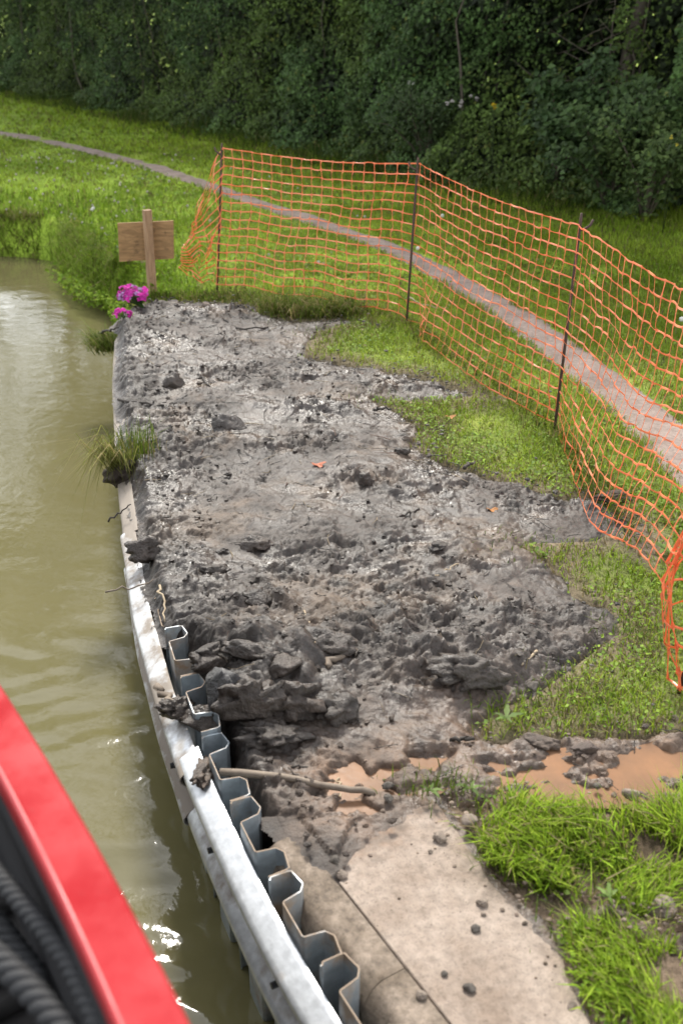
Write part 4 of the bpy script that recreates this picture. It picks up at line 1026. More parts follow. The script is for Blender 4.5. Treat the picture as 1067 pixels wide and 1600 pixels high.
# loose tail left of the first pin: hangs and curls
tail_t = [(306, 352), (304, 338), (310, 318), (318, 300), (328, 275), (338, 248)]; tail_b = [(278, 420), (292, 432), (304, 428), (316, 440), (326, 444), (334, 440)]
for k, (tp, bp) in enumerate(zip(tail_t, tail_b)):
    y0 = bases[0][1] + .10 * math.sin(k * 1.9) + .06
    a, b = at_depth(*tp, y0), at_depth(*bp, y0 - .06)
    b[2] = max(b[2], .01); v = np.linspace(0, 1, NR)[:, None]
    P = a * (1 - v) + b * v
    P[:, 0] += .035 * np.sin(v[:, 0] * 9 + k * .8) * np.sin(v[:, 0] * math.pi) + .02 * perlin(v[:, 0] * 6, np.full(NR, k * .9), 5); P[:, 1] += .09 * np.sin(v[:, 0] * 7 + k * 1.7)
    nodes.append(P)
for sct in range(3):
    L = np.linalg.norm(ntop[sct + 1] - ntop[sct]); nc = int(round(L / .098)); v = np.linspace(0, 1, NR)
    for c_ in range(nc + (1 if sct == 2 else 0)):
        f = c_ / nc; a, b = lerp(ntop[sct], ntop[sct + 1], f), lerp(nbot[sct], nbot[sct + 1], f)
        a = a + [0, 0, -.035 * math.sin(math.pi * f)]
        if sct == 2:
            b = lerp(nbot[2], bases[3] + np.array([-.13, 0, .0]), f); b[2] = .02 + .42 * float(sstep(.42, 1.0, f))
        if sct == 0: b[2] = .02 + .03 * math.sin(f * 9) ** 2; b[1] += .05 * math.sin(math.pi * f)
        if sct == 1: b = b + np.array([-.10, -.12, 0]) * math.sin(math.pi * f) * .9
        P = a * (1 - v)[:, None] + b * v[:, None]
        nrm = np.array([-(ntop[sct + 1] - ntop[sct])[1], (ntop[sct + 1] - ntop[sct])[0], 0]); nrm /= np.linalg.norm(nrm)
        u_ = sct * 30 + c_
        bulge = np.sin(math.pi * v) * (.05 * math.sin(math.pi * f) + .03 * perlin(np.full(NR, u_ * .13), v * 2, 7)) + .014 * perlin(np.full(NR, u_ * .55), v * 7, 8)
        P += nrm * bulge[:, None]
        along_ = (ntop[sct + 1] - ntop[sct]) / L
        P += along_ * (.018 * perlin(np.full(NR, u_ * .3), v * 5, 9) + .016 * np.sin(v * 5 + f * 3))[:, None]
        P[:, 2] += .012 * perlin(np.full(NR, u_ * .4), v * 6, 10) * np.sin(math.pi * v)
        if sct == 1 and f < .35:      # slack fold near the foot of the corner pin
            k_ = (1 - f / .35) * sstep(.55, 1, v); P[:, 0] += .10 * k_ * math.sin(f * 20); P[:, 1] -= .08 * k_
        nodes.append(P)
# gathered end of the net, bunched round the last pin
for c_ in range(6):
    v = np.linspace(0, 1, NR); a, b = ntop[3], bases[3] + np.array([.0, 0, .02])
    P = a * (1 - v)[:, None] + b * v[:, None]
    P[:, 0] += -.15 * np.exp(-((v - .64) / .26) ** 2) +   .019 * c_ - .012 + .028 * math.sin(c_ * 2.4) * (1 - .6 * v) * (.5 + np.sin(v * 6 + c_)) ; P[:, 1] += .03 * math.cos(c_ * 2.4) + .02 * np.sin(v * 9 + c_)
    P[:, 2] += RNG.normal(0, .016, NR) * (v < .97); P[:, 2] = np.maximum(P[:, 2], .01)
    nodes.append(P)
nodes = np.array(nodes); nC = len(nodes)
nm = MB()
def strands(A, B, wmid, wend, thick, ref, sagk):
    n = len(A); T = B - A; L = np.linalg.norm(T, axis=1)[:, None] + 1e-9; T = T / L
    W = np.cross(ref, T); W /= np.linalg.norm(W, axis=1)[:, None] + 1e-9; Nn = np.cross(T, W)
    tw = RNG.normal(0, .55, n)[:, None]
    ts = np.array([0, .13, .3, .7, .87, 1]); ws = np.array([wend, wend * .62, wmid, wmid, wend * .62, wend])
    sag = (RNG.normal(0, sagk, n)[:, None] * Nn + RNG.normal(0, sagk, n)[:, None] * W)
    rings = []
    for t, w_ in zip(ts, ws):
        tt_ = tw * math.sin(math.pi * t); Wt = W * np.cos(tt_) + Nn * np.sin(tt_); Nt = np.cross(T, Wt)
        c = A + (B - A) * t + sag * math.sin(math.pi * t)
        rings.append(np.stack([c - Wt * w_ / 2, c - Nt * thick, c + Wt * w_ / 2, c + Nt * thick], 1))
    V = np.stack(rings, 1).reshape(n, -1, 3); m_ = len(ts)
    f = []
    for r in range(m_ - 1):
        for q in range(4): f.append([r * 4 + q, r * 4 + (q + 1) % 4, r * 4 + 4 + (q + 1) % 4, r * 4 + 4 + q])
    nm.add(V.reshape(-1, 3), (np.arange(n)[:, None, None] * m_ * 4 + np.array(f)[None]).reshape(-1, 4))
ref = np.array([0, 0.0, 1.0]); A, B = nodes[:-1].reshape(-1, 3), nodes[1:].reshape(-1, 3)
dirh = B - A; rh = np.cross(dirh, np.array([0, 0, 1.0]))
strands(A, B, .0088, .0138, .0011, rh, .0035)
A, B = nodes[:, :-1].reshape(-1, 3), nodes[:, 1:].reshape(-1, 3)
e_ = np.zeros_like(nodes); e_[:-1] = nodes[1:] - nodes[:-1]; e_[-1] = e_[-2]; rv = np.cross(e_, np.array([0, 0, 1.0]))[:, :-1].reshape(-1, 3)
strands(A, B, .0046, .0145, .0010, rv, .003)
tag(nm.build('barrier_net', M['net'], smooth=False), 'orange plastic safety net strung between rusty steel pins', 'safety net')

# ------------------------------------------------------------------ the wooden sign seen from behind
sb_ = G(238, 451); root = empty('wooden_sign', tuple(sb_), 'small wooden sign board on a stake, seen from behind', 'sign')
yS = sb_[1]; top = at_depth(230, 328, yS); stk = MB(); ax = top - sb_; zc = rotz(math.radians(33))
lv = [-.18, 0, .25, .5, .75, 1.0]; ring = []
for t in lv:
    s_ = .030 * (1 + .03 * math.sin(t * 9)); q = np.array([[-s_, -s_ * .9, 0], [s_, -s_ * .9, 0], [s_, s_ * .9, 0], [-s_, s_ * .9, 0]]) @ zc.T
    ring.append(q + ax * t)
V = np.vstack(ring + [[ax * 1.003]]); i = np.arange(4); j = (i + 1) % 4; mL = len(lv)
F4 = np.vstack([np.stack([i + 4 * k, j + 4 * k, j + 4 * k + 4, i + 4 * k + 4], -1) for k in range(mL - 1)])
mk('stake', V, [F4, np.stack([i + 4 * (mL - 1), j + 4 * (mL - 1), np.full(4, 4 * mL)], -1)], M['stake'], root, smooth=False)
cs = [at_depth(px, py, yS + .055) - sb_ for px, py in ((184, 349), (271, 345), (272, 404), (187, 409))]
cs = np.array(cs); bk = cs + np.array([0, .018, 0]); V = np.vstack([cs, bk])
mk('board', V, np.array([[3, 2, 1, 0], [4, 5, 6, 7], [0, 1, 5, 4], [1, 2, 6, 5], [2, 3, 7, 6], [3, 0, 4, 7]]), M['ply'], root, smooth=False)

# ------------------------------------------------------------------ pink flowers
def bouquet(px, py, z, nfl, rx, ry, rz, label, seed, stemto):
    g = np.random.default_rng(seed); g0 = G(px, py, z); root = empty('pink_flowers', tuple(g0), label, 'flowers'); st2 = MB(); pt = MB(); lf = MB()
    for k in range(nfl):
        d = g.normal(size=3); d /= np.linalg.norm(d); d[2] = abs(d[2]) * 1.0 - .1; tp = d * np.array([rx, ry, rz]) * g.uniform(.55, 1.0) + np.array([0, 0, rz * .55])
        st2.add(*tube([np.array(stemto) * g.uniform(.85, 1.1), tp * .45 + np.array(stemto) * .2, tp], [.003, .0025, .0018], 4), (.06, .12, .03))
        out = d + np.array([0, -.5, .5]) + g.normal(0, .3, 3); out /= np.linalg.norm(out)
        pc = np.array([.62, .045, .40]) * (1 - (k % 5 == 0) * .0) * g.uniform(.7, 1.25)
        if k % 6 == 0: pc = np.array([.55, .30, .62]) * g.uniform(.8, 1.1)
        for q in range(5):
            a = g.uniform(0, 6.28); t_ = np.cross(out, [math.cos(a), math.sin(a), .3]); t_ /= np.linalg.norm(t_) + 1e-6
            ctr = tp + t_ * .013; nrm = out + t_ * g.uniform(-.2, .6)
            Vv, Ff, cc = leaves(ctr[None], np.array([.030]) * g.uniform(.8, 1.3), nrm[None], pc[None] * g.uniform(.75, 1.15), .95, .5); pt.add(Vv, Ff, cc)
    n = nfl; q = g.normal(0, .5, (n, 3)) * np.array([rx, ry, rz * .5]); lf.add(*leaves(q, .04, g.normal(0, .5, (n, 3)) + [0, 0, 1], green(n, (.06, .12, .03), (.11, .17, .05)), .35))
    st2.build('stems', M['leaf'], root); pt.build('petals', M['petal'], root, smooth=False); lf.build('leaves', M['leaf'], root, smooth=False); return root
bouquet(207, 474, .05, 60, .135, .10, .10, 'large bunch of bright pink flowers at the far corner of the mud', 5, (.10, -.06, -.02))
bouquet(193, 497, .05, 16, .07, .06, .05, 'small pink flower sprig lying below the larger bunch', 6, (.04, -.05, .0))

# ------------------------------------------------------------------ clods and stones lying on the mud
MC = np.array([.092, .076, .064])
def on_mud(px, py):
    p = G(px, py, .03)
    for _ in range(3): p = G(px, py, float(mud_h(np.array([p[0]]), np.array([p[1]]), False)[0]))
    return p
def clod(name, px, py, size, label, cat, seed, m='clod', col=MC, amp=.35, freq=1.7, fac=3, sub=4, z=None, sink=.44, rz=0, tilt=0, group=None):
    p = on_mud(px, py) if z is None else G(px, py, z)
    V, F = lump(size, sub, seed, amp, freq, facets=fac); V = V @ (rotz(rz) @ rotx(tilt)).T
    V[:, 2] += size[2] * (1 - 2 * sink)
    cc = col * (1 + .25 * perlin3(V * 18, 4)[:, None])
    o = mk(name, V, F, M[m], col=np.clip(cc, .01, 1)); o.location = p
    return tag(o, label, cat, group)
D = np.array([.070, .055, .045])
clod('stone', 354, 668, (.115, .05, .065), 'angular dark stone slab standing up in the middle of the far mud', 'stone', 31, 'clod', np.array([.085, .074, .066]), .3, 1.5, 7, tilt=-.3)
clod('mud_clod', 274, 602, (.07, .05, .06), 'peaked brown clod on the far mud near the flowers', 'clod', 32, fac=4)
clod('mud_clod', 226, 862, (.075, .06, .055), 'dark brown clod sitting on the rail edge below the hanging turf', 'clod', 33, col=D, z=.035)
clod('mud_clod', 524, 1112, (.075, .065, .062), 'rounded ball of mud right of the big dark heap', 'clod', 34, col=MC * .75, fac=4)
clod('mud_clod', 455, 1100, (.12, .085, .085), 'large rounded dark clod at the right end of the heap', 'clod', 35, col=D * 1.1, amp=.45, freq=2.2)
clod('mud_clod', 392, 1102, (.10, .075, .075), 'crumbly dark clod in the middle front of the heap', 'clod', 36, col=D, amp=.5, freq=2.4)
clod('mud_clod', 350, 1082, (.085, .065, .085), 'smooth sided bluish clod leaning beside the zigzag piles', 'clod', 37, col=np.array([.085, .082, .082]), fac=6, tilt=.4)
clod('mud_clod', 330, 1040, (.085, .05, .055), 'sliced slab of dark clay at the back of the heap', 'clod', 38, col=D, fac=7, tilt=.5)
clod('mud_clod', 395, 1022, (.12, .05, .035), 'long flat sliced clay slab on top of the heap', 'clod', 39, col=MC * .9, fac=7, rz=-.3)
clod('mud_clod', 440, 1045, (.07, .05, .045), 'pale topped clod on the crown of the heap', 'clod', 40, col=MC, fac=5)
clod('mud_clod', 318, 1128, (.06, .05, .045), 'low dark clod between the piles and the heap', 'clod', 41, col=D, z=.0)
clod('mud_clod', 425, 1150, (.10, .06, .04), 'flattened crumbly clod below the heap front', 'clod', 42, col=MC * .7, amp=.5, freq=2.6)
clod('mud_clod', 512, 1010, (.10, .06, .045), 'broad soft lump on the mud behind the ball shaped clod', 'clod', 43, col=MC * .95, amp=.45)
clod('mud_clod', 735, 1050, (.13, .075, .055), 'low wide lump of mud left of the right grass edge', 'clod', 44, col=MC * .85, amp=.5, freq=2.4)
clod('mud_clod', 275, 1108, (.062, .045, .032), 'mud splat clod lying across the top of the white rail', 'clod', 45, col=D * 1.1, z=.01, amp=.5, freq=2.4)
clod('mud_clod', 318, 1212, (.035, .062, .028), 'crumbly tan clod stuck on the rail beside the zigzag pile top', 'clod', 46, col=np.array([.12, .09, .07]), z=-.03, amp=.5, freq=2.6)
clod('mud_clod', 842, 1160, (.065, .035, .022), 'cracked brown clod at the edge of turf above the puddle', 'clod', 47, 'soil', np.array([.13, .10, .08]), fac=5)
clod('mud_clod', 915, 1170, (.045, .03, .02), 'brown clod between the turf edge and orange puddle', 'clod', 48, 'soil', np.array([.12, .09, .075]), fac=5)
clod('mud_clod', 1030, 1176, (.03, .022, .018), 'small dark clod standing in the orange puddle edge', 'clod', 49, 'soil', np.array([.09, .07, .06]), fac=3)
clod('mud_clod', 568, 752, (.045, .035, .040), 'small upright dark clod in the middle of the mud', 'clod', 50, col=D, fac=4)
clod('mud_clod', 629, 706, (.045, .03, .028), 'small brown clod at the mud edge below the grass tongue', 'clod', 51, col=MC * .8, fac=4)
clod('mud_clod', 336, 893, (.06, .04, .032), 'brown clod on the left mud above the flat smear', 'clod', 52, col=MC * .8, fac=4)
clod('mud_clod', 402, 852, (.075, .05, .035), 'wide dark clod on the left middle of the mud', 'clod', 53, col=D * 1.2, fac=4)
clod('mud_clod', 400, 935, (.06, .05, .028), 'low brown clod with a flat top on the left mud', 'clod', 54, col=MC * .75, fac=5)
clod('mud_clod', 330, 1018, (.05, .04, .03), 'small clod tucked behind the sliced clay slab', 'clod', 55, col=MC * .8, fac=5)
clod('mud_clod', 690, 855, (.05, .035, .02), 'low dark clod in the right middle of the mud', 'clod', 56, col=MC * .7, fac=4)
clod('mud_clod', 960, 775, (.09, .05, .03), 'brown turf clod by the foot of the net', 'clod', 57, 'soil', np.array([.09, .06, .045]), z=0.0, amp=.5)

sm = MB()          # countless crumbs
g = np.random.default_rng(3); n = 8000; x = g.uniform(-1.8, 2.4, n); y = 2.0 + 7.0 * g.random(n)
rgh = fbm(x * 1.5, y * 2.0, 3, 5) + .8 * sstep(.5, .1, x - railx(y)); c2 = G(430, 1060); rgh += 1.2 * np.exp(-((x - c2[0]) / .5) ** 2 - ((y - c2[1]) / .4) ** 2)
ok = (sdf(x, y, MUD) > .03) & (x - railx(y) > .10) & (g.random(n) < sstep(-.35, .6, rgh)); x, y = x[ok], y[ok]
zz = mud_h(x, y); cols = mud_col(x, y)
V1, F1 = ico(1); V2, F2 = ico(2)
for k in range(len(x)):
    r = .003 + .008 * g.random() ** 2.4 + .0006 * y[k]
    Vv, Ff = (V2, F2) if r > .013 else (V1, F1)
    Vv = Vv * (1 + .45 * perlin3(Vv * 1.7 + k * 3.7, k % 50))[:, None] * np.array([1.3, 1, .75]) * r
    sm.add(Vv @ rotz(g.uniform(0, 6)).T + np.array([x[k], y[k], zz[k] + r * .35]), Ff, cols[k] * g.uniform(.65, 1.05))
tag(sm.build('mud_crumbs', M['clod'], smooth=False), kind='stuff')
dm = MB(); n = 1500     # roots, straw and twig scraps trodden into the mud
x = g.uniform(-1.6, 2.2, n); y = 2.2 + 6.4 * g.random(n) ** .8; ok = (sdf(x, y, MUD) > .04) & (x - railx(y) > .08) & (sdf(x, y, SLAB) < 0); x, y = x[ok], y[ok]; zz = mud_h(x, y)
for k in range(len(x)):
    a = g.uniform(0, 6.28); L = g.uniform(.02, .10) * (1 + .06 * y[k]); r = .0010 + .0004 * y[k] * g.random(); t_ = np.linspace(-.5, .5, 4); bend = g.normal(0, .25)
    P = np.column_stack([x[k] + np.cos(a + bend * t_) * L * t_, y[k] + np.sin(a + bend * t_) * L * t_, mud_h(x[k] + np.cos(a) * L * t_, y[k] + np.sin(a) * L * t_) + r + .003])
    P[:, 2] = np.maximum(P[:, 2], zz[k]); dm.add(*tube(P, [r, r, r * .8, r * .5], 4, False), (.030, .024, .020) if g.random() < .75 else ((.26, .20, .12) if g.random() < .7 else (.12, .06, .035)))
tag(dm.build('mud_debris', M['clod']), kind='stuff')
sp = MB(); n = 2400      # spatter thrown on to the turf round the mud
x = g.uniform(-1.2, 2.6, n); y = g.uniform(2.4, 9.2, n); d_ = sdf(x, y, MUD); ok = (d_ < 0) & (d_ > -.45) & (g.random(n) < np.exp(d_ / .10)) & (sdf(x, y, CANAL) < -.1) & (x - railx(y) > .4) & ((sdf(x, y, SLAB) < 0) | (g.random(n) < .03)); x, y = x[ok], y[ok]
for k in range(len(x)):
    r = .003 + .010 * g.random() ** 2; sp.add((V1 * np.array([1.3, 1, .6]) * r * (1 + .4 * perlin3(V1 * 2 + k, 3))[:, None]) + np.array([x[k], y[k], .004 + .02 * g.random()]), F1, np.array([.105, .090, .075]) * g.uniform(.7, 1.2))
tag(sp.build('mud_spatter', M['clod'], smooth=False), kind='stuff')
sm = MB()          # grit and small stones by the slab and puddle
for (px, py, rx, ry, n, c) in ((1040, 1250, .18, .05, 160, (.34, .25, .19)), (720, 1290, .06, .10, 130, (.26, .2, .15)), (960, 1200, .4, .08, 90, (.25, .19, .15)), (900, 1410, .35, .06, 260, (.2, .15, .115)), (1020, 1440, .2, .05, 150, (.2, .15, .12)), (560, 1330, .14, .06, 30, (.16, .12, .095)), (640, 1300, .2, .10, 10, (.17, .13, .1)), (700, 1440, .22, .28, 12, (.2, .15, .115)), (880, 1560, .04, .15, 90, (.2, .15, .11))):
    g0 = G(px, py); x = g0[0] + g.normal(0, rx, n); y = g0[1] + g.normal(0, ry, n)
    inm = (sdf(x, y, MUD) > 0) & (sdf(x, y, SLAB) < 0); z = np.where(inm, mud_h(x, y), ZC); z = np.where(inm | (sdf(x, y, SLAB) > 0), z, -.012)
    for k in range(n):
        if x[k] - railx(y[k]) < .22 or (not inm[k] and z[k] == ZC and g.random() < .7): continue
        r = .0015 + .0062 * g.random() ** 2.6; sm.add(V1 * np.array([1.2, 1, .7]) * r * (1 + .3 * perlin3(V1 * 2 + k, 3))[:, None] + np.array([x[k], y[k], z[k] + r * .3]), F1, np.array(c) * g.uniform(.5, 1.3))
tag(sm.build('grit', M['soil'], smooth=False), kind='stuff')

peb = [(753, 1412, .018, 'brown pebble on the concrete slab, nearest the grass', 'stone', 1), (743, 1453, .015, 'small grey pebble on the slab below the brown pebble', 'darkstone', 2), (732, 1547, .018, 'dark angular pebble on the front of the slab', 'darkstone', 3),
       (694, 1524, .011, 'tiny dark pebble left of the angular pebble on the slab', 'darkstone', 4), (534, 1369, .018, 'brown pebble at the end of the coping joint', 'stone', 5), (524, 1346, .018, 'dark muddy pebble at the black stain on the slab', 'darkstone', 6),
       (687, 1312, .024, 'flat brown lump at the far corner of the slab', 'stone', 7), (733, 1288, .030, 'grey stone beside the far corner of the slab', 'stone', 8), (658, 1557, .016, 'brown crumb in the joint beside the rounded coping', 'stone', 9),
       (1022, 1206, .016, 'small grey stone lying in the orange puddle', 'darkstone', 10), (932, 1230, .014, 'dark pebble poking from the orange puddle', 'darkstone', 11), (945, 1227, .011, 'pale pebble poking from the orange puddle', 'stone', 12),
       (1032, 1425, .045, 'large pale stone in the soil beside the long grass', 'stone', 13), (605, 1230, .02, 'black stone in the small orange wet patch', 'darkstone', 14), (607, 1250, .018, 'black stone just below the small orange wet patch', 'darkstone', 15),
       (1052, 1124, .018, 'pale pebble at the turf edge above the puddle', 'stone', 16), (672, 1332, .009, 'tiny reddish crumb on the far part of the slab', 'stone', 17), (985, 1245, .03, 'pale stone at the puddle edge near the long grass', 'stone', 18), (833, 1075, .026, 'dark stone on the mud below the right grass edge', 'darkstone', 19),
       (755, 1430, .008, 'speck of grit between two pebbles on the slab', 'stone', 20), (322, 479, .035, 'pale egg shaped stone on the far edge of the mud', 'stone', 21)]
for (px, py, r, lab, m, sd_) in peb:
    r *= .8
    p = G(px, py, ZC); inm = sdf(p[:1], p[1:2], MUD)[0] > 0.02 and sdf(p[:1], p[1:2], SLAB)[0] < 0
    if inm: p = on_mud(px, py)
    elif sdf(p[:1], p[1:2], SLAB)[0] < 0: p = G(px, py, -.015)
    V, F = lump((r * 1.15, r * .95, r * .75), 3, 200 + sd_, .22, 1.5, facets=4); V[:, 2] += r * .5
    o = mk('pebble', V, F, M[m], smooth=(sd_ % 2 == 0)); o.location = p; tag(o, lab, 'pebble', 'loose pebbles on the slab and mud')

# ------------------------------------------------------------------ sticks
def stick(name, pts, r, m, label, cat='stick', lift=.4, z=None, taper=.6, bend=.006, seed=0):
    g = np.random.default_rng(seed)
    W = []
    for i, q in enumerate(pts):
        if len(q) == 3: W.append(G(q[0], q[1], q[2]))
        else: p = on_mud(*q); W.append(p + [0, 0, r * lift])
    W = np.array(W); t = np.linspace(0, 1, 10); idx = np.linspace(0, 1, len(W))
    P = np.stack([np.interp(t, idx, W[:, k]) for k in range(3)], -1); P[1:-1] += g.normal(0, bend, (8, 3))
    b = MB(); b.add(*tube(P, np.linspace(r, r * taper, 10), 8, noise=.06, seed=seed)); o = b.build(name, M[m], loc=P[0]); return tag(o, label, cat)
stick('pole', [(345, 1206, .02), (440, 1215, .035), (532, 1231, .03), (585, 1240, .015)], .0125, 'stick', 'long muddy pole lying from the pile tops to the orange wet patch', 'pole', seed=1, bend=.003, taper=.8)
stick('branch', [(510, 1043), (530, 1030), (556, 1018)], .014, 'stick', 'short thick stub of branch on the mud by the heap', 'branch', seed=2)
stick('branch', [(245, 1072, .03), (275, 1105, .03)], .014, 'stick', 'short muddy stub of branch resting on the white rail', 'branch', seed=3)
tw = [([(475, 955), (482, 975), (492, 1005)], .004, 'stalk', 'pale straw stalk on the mud behind the heap'), ([(487, 1000), (520, 1010), (535, 1018)], .006, 'darkstick', 'dark twig on the mud above the branch stub'),
      ([(435, 680), (470, 683), (530, 690)], .008, 'darkstick', 'long thin dark twig across the middle of the far mud'), ([(310, 585), (328, 604)], .008, 'darkstick', 'straight dark twig beside the peaked clod'), ([(185, 625), (225, 632), (262, 635)], .010, 'darkstick', 'dark stick on the left mud near the rail above the turf'),
      ([(250, 915), (258, 972)], .005, 'stalk', 'pale reed stalk lying by the rail left of the smear'), ([(395, 912), (415, 895)], .007, 'darkstick', 'short black twig on the left middle mud'), ([(455, 1200), (530, 1203)], .005, 'darkstick', 'thin twig just above the long pole'),
      ([(705, 1158), (740, 1155)], .009, 'darkstick', 'black stick on the mud above the puddle'), ([(838, 1018), (815, 1040)], .006, 'stalk', 'short pale stalk on the right hand mud'), ([(583, 641), (612, 640)], .010, 'darkstick', 'dark twig at the tip of the grass tongue'),
      ([(725, 733), (742, 722)], .010, 'darkstick', 'dark twig at the grass edge in the right mud'), ([(350, 500), (375, 515), (420, 512)], .009, 'darkstick', 'curved dark root across the far mud'), ([(165, 925, .0), (205, 918, .0), (240, 905, .05)], .004, 'stick', 'thin twig sticking out over the water from the rail'),
      ([(170, 815, -.05), (205, 788, .03)], .005, 'darkstick', 'dark root poking out over the water below the turf'), ([(827, 925), (832, 940)], .005, 'darkstick', 'short wire like twig on the mud near the right grass'), ([(620, 810), (655, 795)], .006, 'darkstick', 'dark twig across the right middle mud'),
      ([(155, 520, -.1), (185, 512, .03)], .010, 'darkstick', 'dark twig sticking out over the water at the far corner'), ([(525, 1215), (532, 1245)], .005, 'stalk', 'short pale twig lying across the pole end'), ([(640, 465), (660, 478), (700, 482)], .006, 'stalk', 'pale straw stalk on trampled grass by the corner pin'),
      ([(680, 900), (720, 880)], .005, 'stalk', 'bent pale stalk on the right middle mud'), ([(545, 1110), (560, 1130)], .004, 'darkstick', 'hair thin root below the ball shaped clod')]
for i, (pts, r, m, lab) in enumerate(tw): stick('twig', pts, r, m, lab, 'twig', seed=20 + i)
def deadleaf(px, py, s, m, lab, sd_):
    g = np.random.default_rng(sd_); p = on_mud(px, py) if inpoly(np.array([G(px, py)[0]]), np.array([G(px, py)[1]]), MUD)[0] else G(px, py, .02)
    th = np.linspace(0, 6.283, 14, endpoint=False); r = s * (1 + .3 * np.sin(th * 5 + sd_)) ; V = np.column_stack([np.cos(th) * r * 1.3, np.sin(th) * r * .8, .35 * r * np.sin(th * 2 + 1) + s * .35]); V = np.vstack([V, [0, 0, s * .12]])
    V = np.vstack([V, V - [0, 0, .0015]]); i = np.arange(14); j = (i + 1) % 14
    F = np.vstack([np.stack([i, j, np.full(14, 14)], -1), np.stack([j + 15, i + 15, np.full(14, 29)], -1)]); o = mk('dead_leaf', V, [F, np.stack([i, i + 15, j + 15, j], -1)], M[m], smooth=False); o.location = p; tag(o, lab, 'leaf')
deadleaf(497, 727, .027, 'deadleaf', 'crumpled reddish dead leaf in the middle of the mud', 1); deadleaf(703, 652, .022, 'brown_leaf', 'brown dead leaf on the grass tongue', 2); deadleaf(768, 197 + 600, .02, 'brown_leaf', 'small brown leaf on the mud below the grass tongue', 3)

def rosette(name, px, py, n, L, label, seed, colr=((.10, .17, .03), (.17, .24, .07)), z=None):
    g = np.random.default_rng(seed); p = on_mud(px, py) if z is None else G(px, py, z); root = empty(name, tuple(p), label, 'plant')
    for k in range(n):
        a = 6.283 * k / n + g.normal(0, .3); l = L * g.uniform(.6, 1.15); t = np.linspace(0, 1, 6); wv = l * .30 * np.sin(math.pi * np.clip(t * .85 + .12, 0, 1)) * (1 + .25 * np.sin(t * 18))
        cen = np.column_stack([np.cos(a) * t * l, np.sin(a) * t * l, l * (.75 * t - .55 * t ** 2) + .004]); sd2 = np.array([-math.sin(a), math.cos(a), 0])
        V = np.vstack([cen - sd2 * wv[:, None] / 2 + [0, 0, .004], cen, cen + sd2 * wv[:, None] / 2 + [0, 0, .004]]); i = np.arange(5)
        F = np.vstack([np.stack([i, i + 1, i + 7, i + 6], -1), np.stack([i + 6, i + 7, i + 13, i + 12], -1)])
        mk('leaf', V, F, M['leaf'], root, col=np.tile(green(1, *colr, 0)[0], (18, 1)))
    return root
rosette('weed', 790, 1125, 5, .055, 'broad leaved weed rooted at the mud edge below the turf', 1)
rosette('weed', 735, 1235, 5, .05, 'small green weed on the bare mud between slab and puddle', 2)
rosette('weed', 950, 1405, 5, .05, 'leafy weed in the soil between the two long grass patches', 3)
rosette('weed', 1040, 862, 8, .09, 'pale green broad leaved weed under the lifted net', 4, z=0.0)
rosette('weed', 672, 1238, 5, .04, 'tiny weed seedling at the left of the bare mud patch', 5)
ms = MB(); n = 240; q0 = G(494, 1448, -.24)
P = q0 + RNG.normal(0, 1, (n, 3)) * np.array([.018, .05, .05]); ms.add(*leaves(P, RNG.uniform(.012, .028, n), RNG.normal(0, .6, (n, 3)) + [-.5, -.4, .6], green(n, (.05, .065, .01), (.10, .12, .02)), .8)); tag(ms.build('moss', M['leaf'], smooth=False), kind='stuff')

# ------------------------------------------------------------------ the red boat in the foreground
ZB = .98
outer = [(300, 1600), (251, 1500), (200, 1404), (150, 1312), (100, 1226), (50, 1143), (0, 1064)]; inner = [(178, 1600), (140, 1510), (90, 1402), (37, 1290), (0, 1213), (-50, 1115), (-100, 1020)]
qo = GP(outer, ZB); qi = GP(inner, ZB)
po = np.polyfit(qo[:, 1], qo[:, 0], 2); pi_ = np.polyfit(qi[:, 1], qi[:, 0], 2)
yb = np.linspace(-1.6, 3.4, 80); xo = np.polyval(po, yb); wid = float(np.mean(np.polyval(po, np.linspace(.8, 1.3, 9)) - np.polyval(pi_, np.linspace(.8, 1.3, 9))))
dx = np.polyval(np.polyder(po), yb); nl = 1 / np.sqrt(1 + dx ** 2); wp_ = wid * nl.mean()
boat = empty('narrowboat', (float(np.polyval(po, 1.0)) - 1.0, 1.0, WATER_Z), 'red edged boat in the near left corner, close to the camera', 'boat'); bl = np.array(boat.location)
def off(dist): return np.column_stack([xo - dist * nl, yb + dist * dx * nl])
def sweep(prof, name, m, smooth=True):
    V = []; 
    for d_, z_ in prof: o = off(d_); V.append(np.column_stack([o, np.full(len(o), z_)]))
    V = np.stack(V, 1).reshape(-1, 3) - bl; k = len(prof); F = gridfaces(k, len(yb)); last = np.arange(len(yb) - 1)[:, None] * k
    F = np.vstack([F, np.hstack([last + k - 1, last, last + k, last + 2 * k - 1])]); ends = []
    for e in (0, (len(yb) - 1) * k):
        for q in range(1, k - 1): ends.append([e, e + q, e + q + 1])
    return mk(name, V, [F, np.array(ends)], m, boat, smooth=smooth)
lw = .014
sweep([(.004, ZB - .05), (0, ZB - .01), (.008, ZB), (wp_ - lw, ZB), (wp_ - lw * .75, ZB + .008), (wp_ - lw * .2, ZB + .006), (wp_, ZB - .006), (wp_, ZB - .05)], 'gunwale', M['red'])
sweep([(.012, ZB - .048), (.02, .2), (.03, WATER_Z - .3), (.10, WATER_Z - .3), (.09, ZB - .048)], 'hull', M['hull'], False)
sweep([(wp_ - .02, ZB - .40), (2.1, ZB - .40), (2.1, ZB - .44), (wp_ - .02, ZB - .44)], 'deck', M['deck'], False)
sweep([(2.08, ZB - .05), (2.08, WATER_Z - .3), (2.15, WATER_Z - .3), (2.15, ZB - .05)], 'hull', M['hull'], False)
sweep([(2.06, ZB - .05), (2.06, ZB), (2.19, ZB), (2.19, ZB - .05)], 'gunwale', M['red'], False)
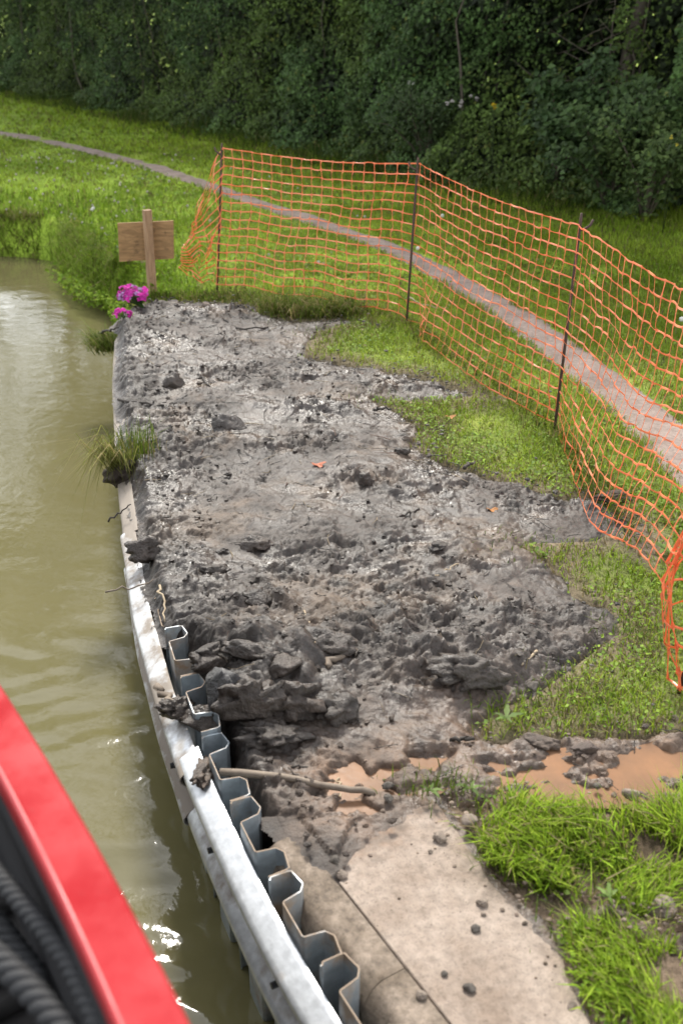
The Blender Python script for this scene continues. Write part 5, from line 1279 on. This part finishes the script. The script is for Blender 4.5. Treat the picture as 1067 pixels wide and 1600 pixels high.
for k in range(26):
    y_ = .3 + k * .085; i = int(np.argmin(np.abs(yb - y_))); a = off(wp_ + .01)[i]; b = off(.62)[i]
    Vv, Ff = tube([[*a, ZB - .385], [*b, ZB - .385]], [.018, .018], 6); mk('deck_slat', Vv - bl, Ff, M['deck'], boat)
def rope(pxs, r, z, lab, seed):
    q = np.array([G(a, b, z + (c if True else 0)) for a, b, c in pxs]); t = np.linspace(0, 1, 90); idx = np.linspace(0, 1, len(q))
    P = np.stack([np.interp(t, idx, q[:, k]) for k in range(3)], -1)
    for _ in range(6): P[1:-1] = (P[:-2] + P[2:] + 2 * P[1:-1]) / 4
    T_ = np.gradient(P, axis=0); T_ /= np.linalg.norm(T_, axis=1)[:, None]; A_ = np.cross(T_, [0, 0, 1]); A_ /= np.linalg.norm(A_, axis=1)[:, None]; B_ = np.cross(A_, T_)
    tf = np.linspace(0, 89, 520); Pi = np.stack([np.interp(tf, np.arange(90), P[:, k]) for k in range(3)], -1); Ai = np.stack([np.interp(tf, np.arange(90), A_[:, k]) for k in range(3)], -1); Bi = np.stack([np.interp(tf, np.arange(90), B_[:, k]) for k in range(3)], -1)
    Ls = np.concatenate([[0], np.cumsum(np.linalg.norm(np.diff(Pi, axis=0), axis=1))]); b = MB()
    for k in range(3):
        ph = Ls / (r * 1.9) * 2 * math.pi / 3 * 1.6 + k * 2.094; b.add(*tube(Pi + (Ai * np.cos(ph)[:, None] + Bi * np.sin(ph)[:, None]) * r * .5, r * .56, 7))
    o = b.build('rope', M['rope'], loc=P[0]); tag(o, lab, 'rope'); return o
rope([(-90, 1260, 0), (0, 1372, 0), (60, 1440, 0), (110, 1505, 0), (150, 1590, 0), (190, 1700, 0)], .016, ZB - .10, 'thick black rope lying along the inside of the red boat edge', 1)
rope([(-90, 1420, 0), (0, 1500, 0), (60, 1560, 0), (110, 1620, 0), (150, 1700, 0)], .021, ZB - .12, 'thicker black rope in the bottom left corner of the boat', 2)
rope([(-120, 1330, 0), (0, 1440, -.05), (60, 1520, -.1), (90, 1640, -.1)], .016, ZB - .24, 'black rope lying deeper between the two thick ropes', 3)
def onboat(px, py, z, lab, sd_):
    g = np.random.default_rng(sd_); V, F = ico(1); p = G(px, py, z); V = V * np.array([.028, .020, .004]) * (1 + .3 * g.normal(size=(len(V), 1)) * .5); o = mk('dead_leaf', V, F, M['brown_leaf']); o.location = p; tag(o, lab, 'leaf')
onboat(36, 1330, ZB - .37, 'orange brown leaf on the dark boat deck beside the red edge', 1); onboat(160, 1596, ZB - .36, 'orange brown leaf on the boat deck at the bottom edge', 2)
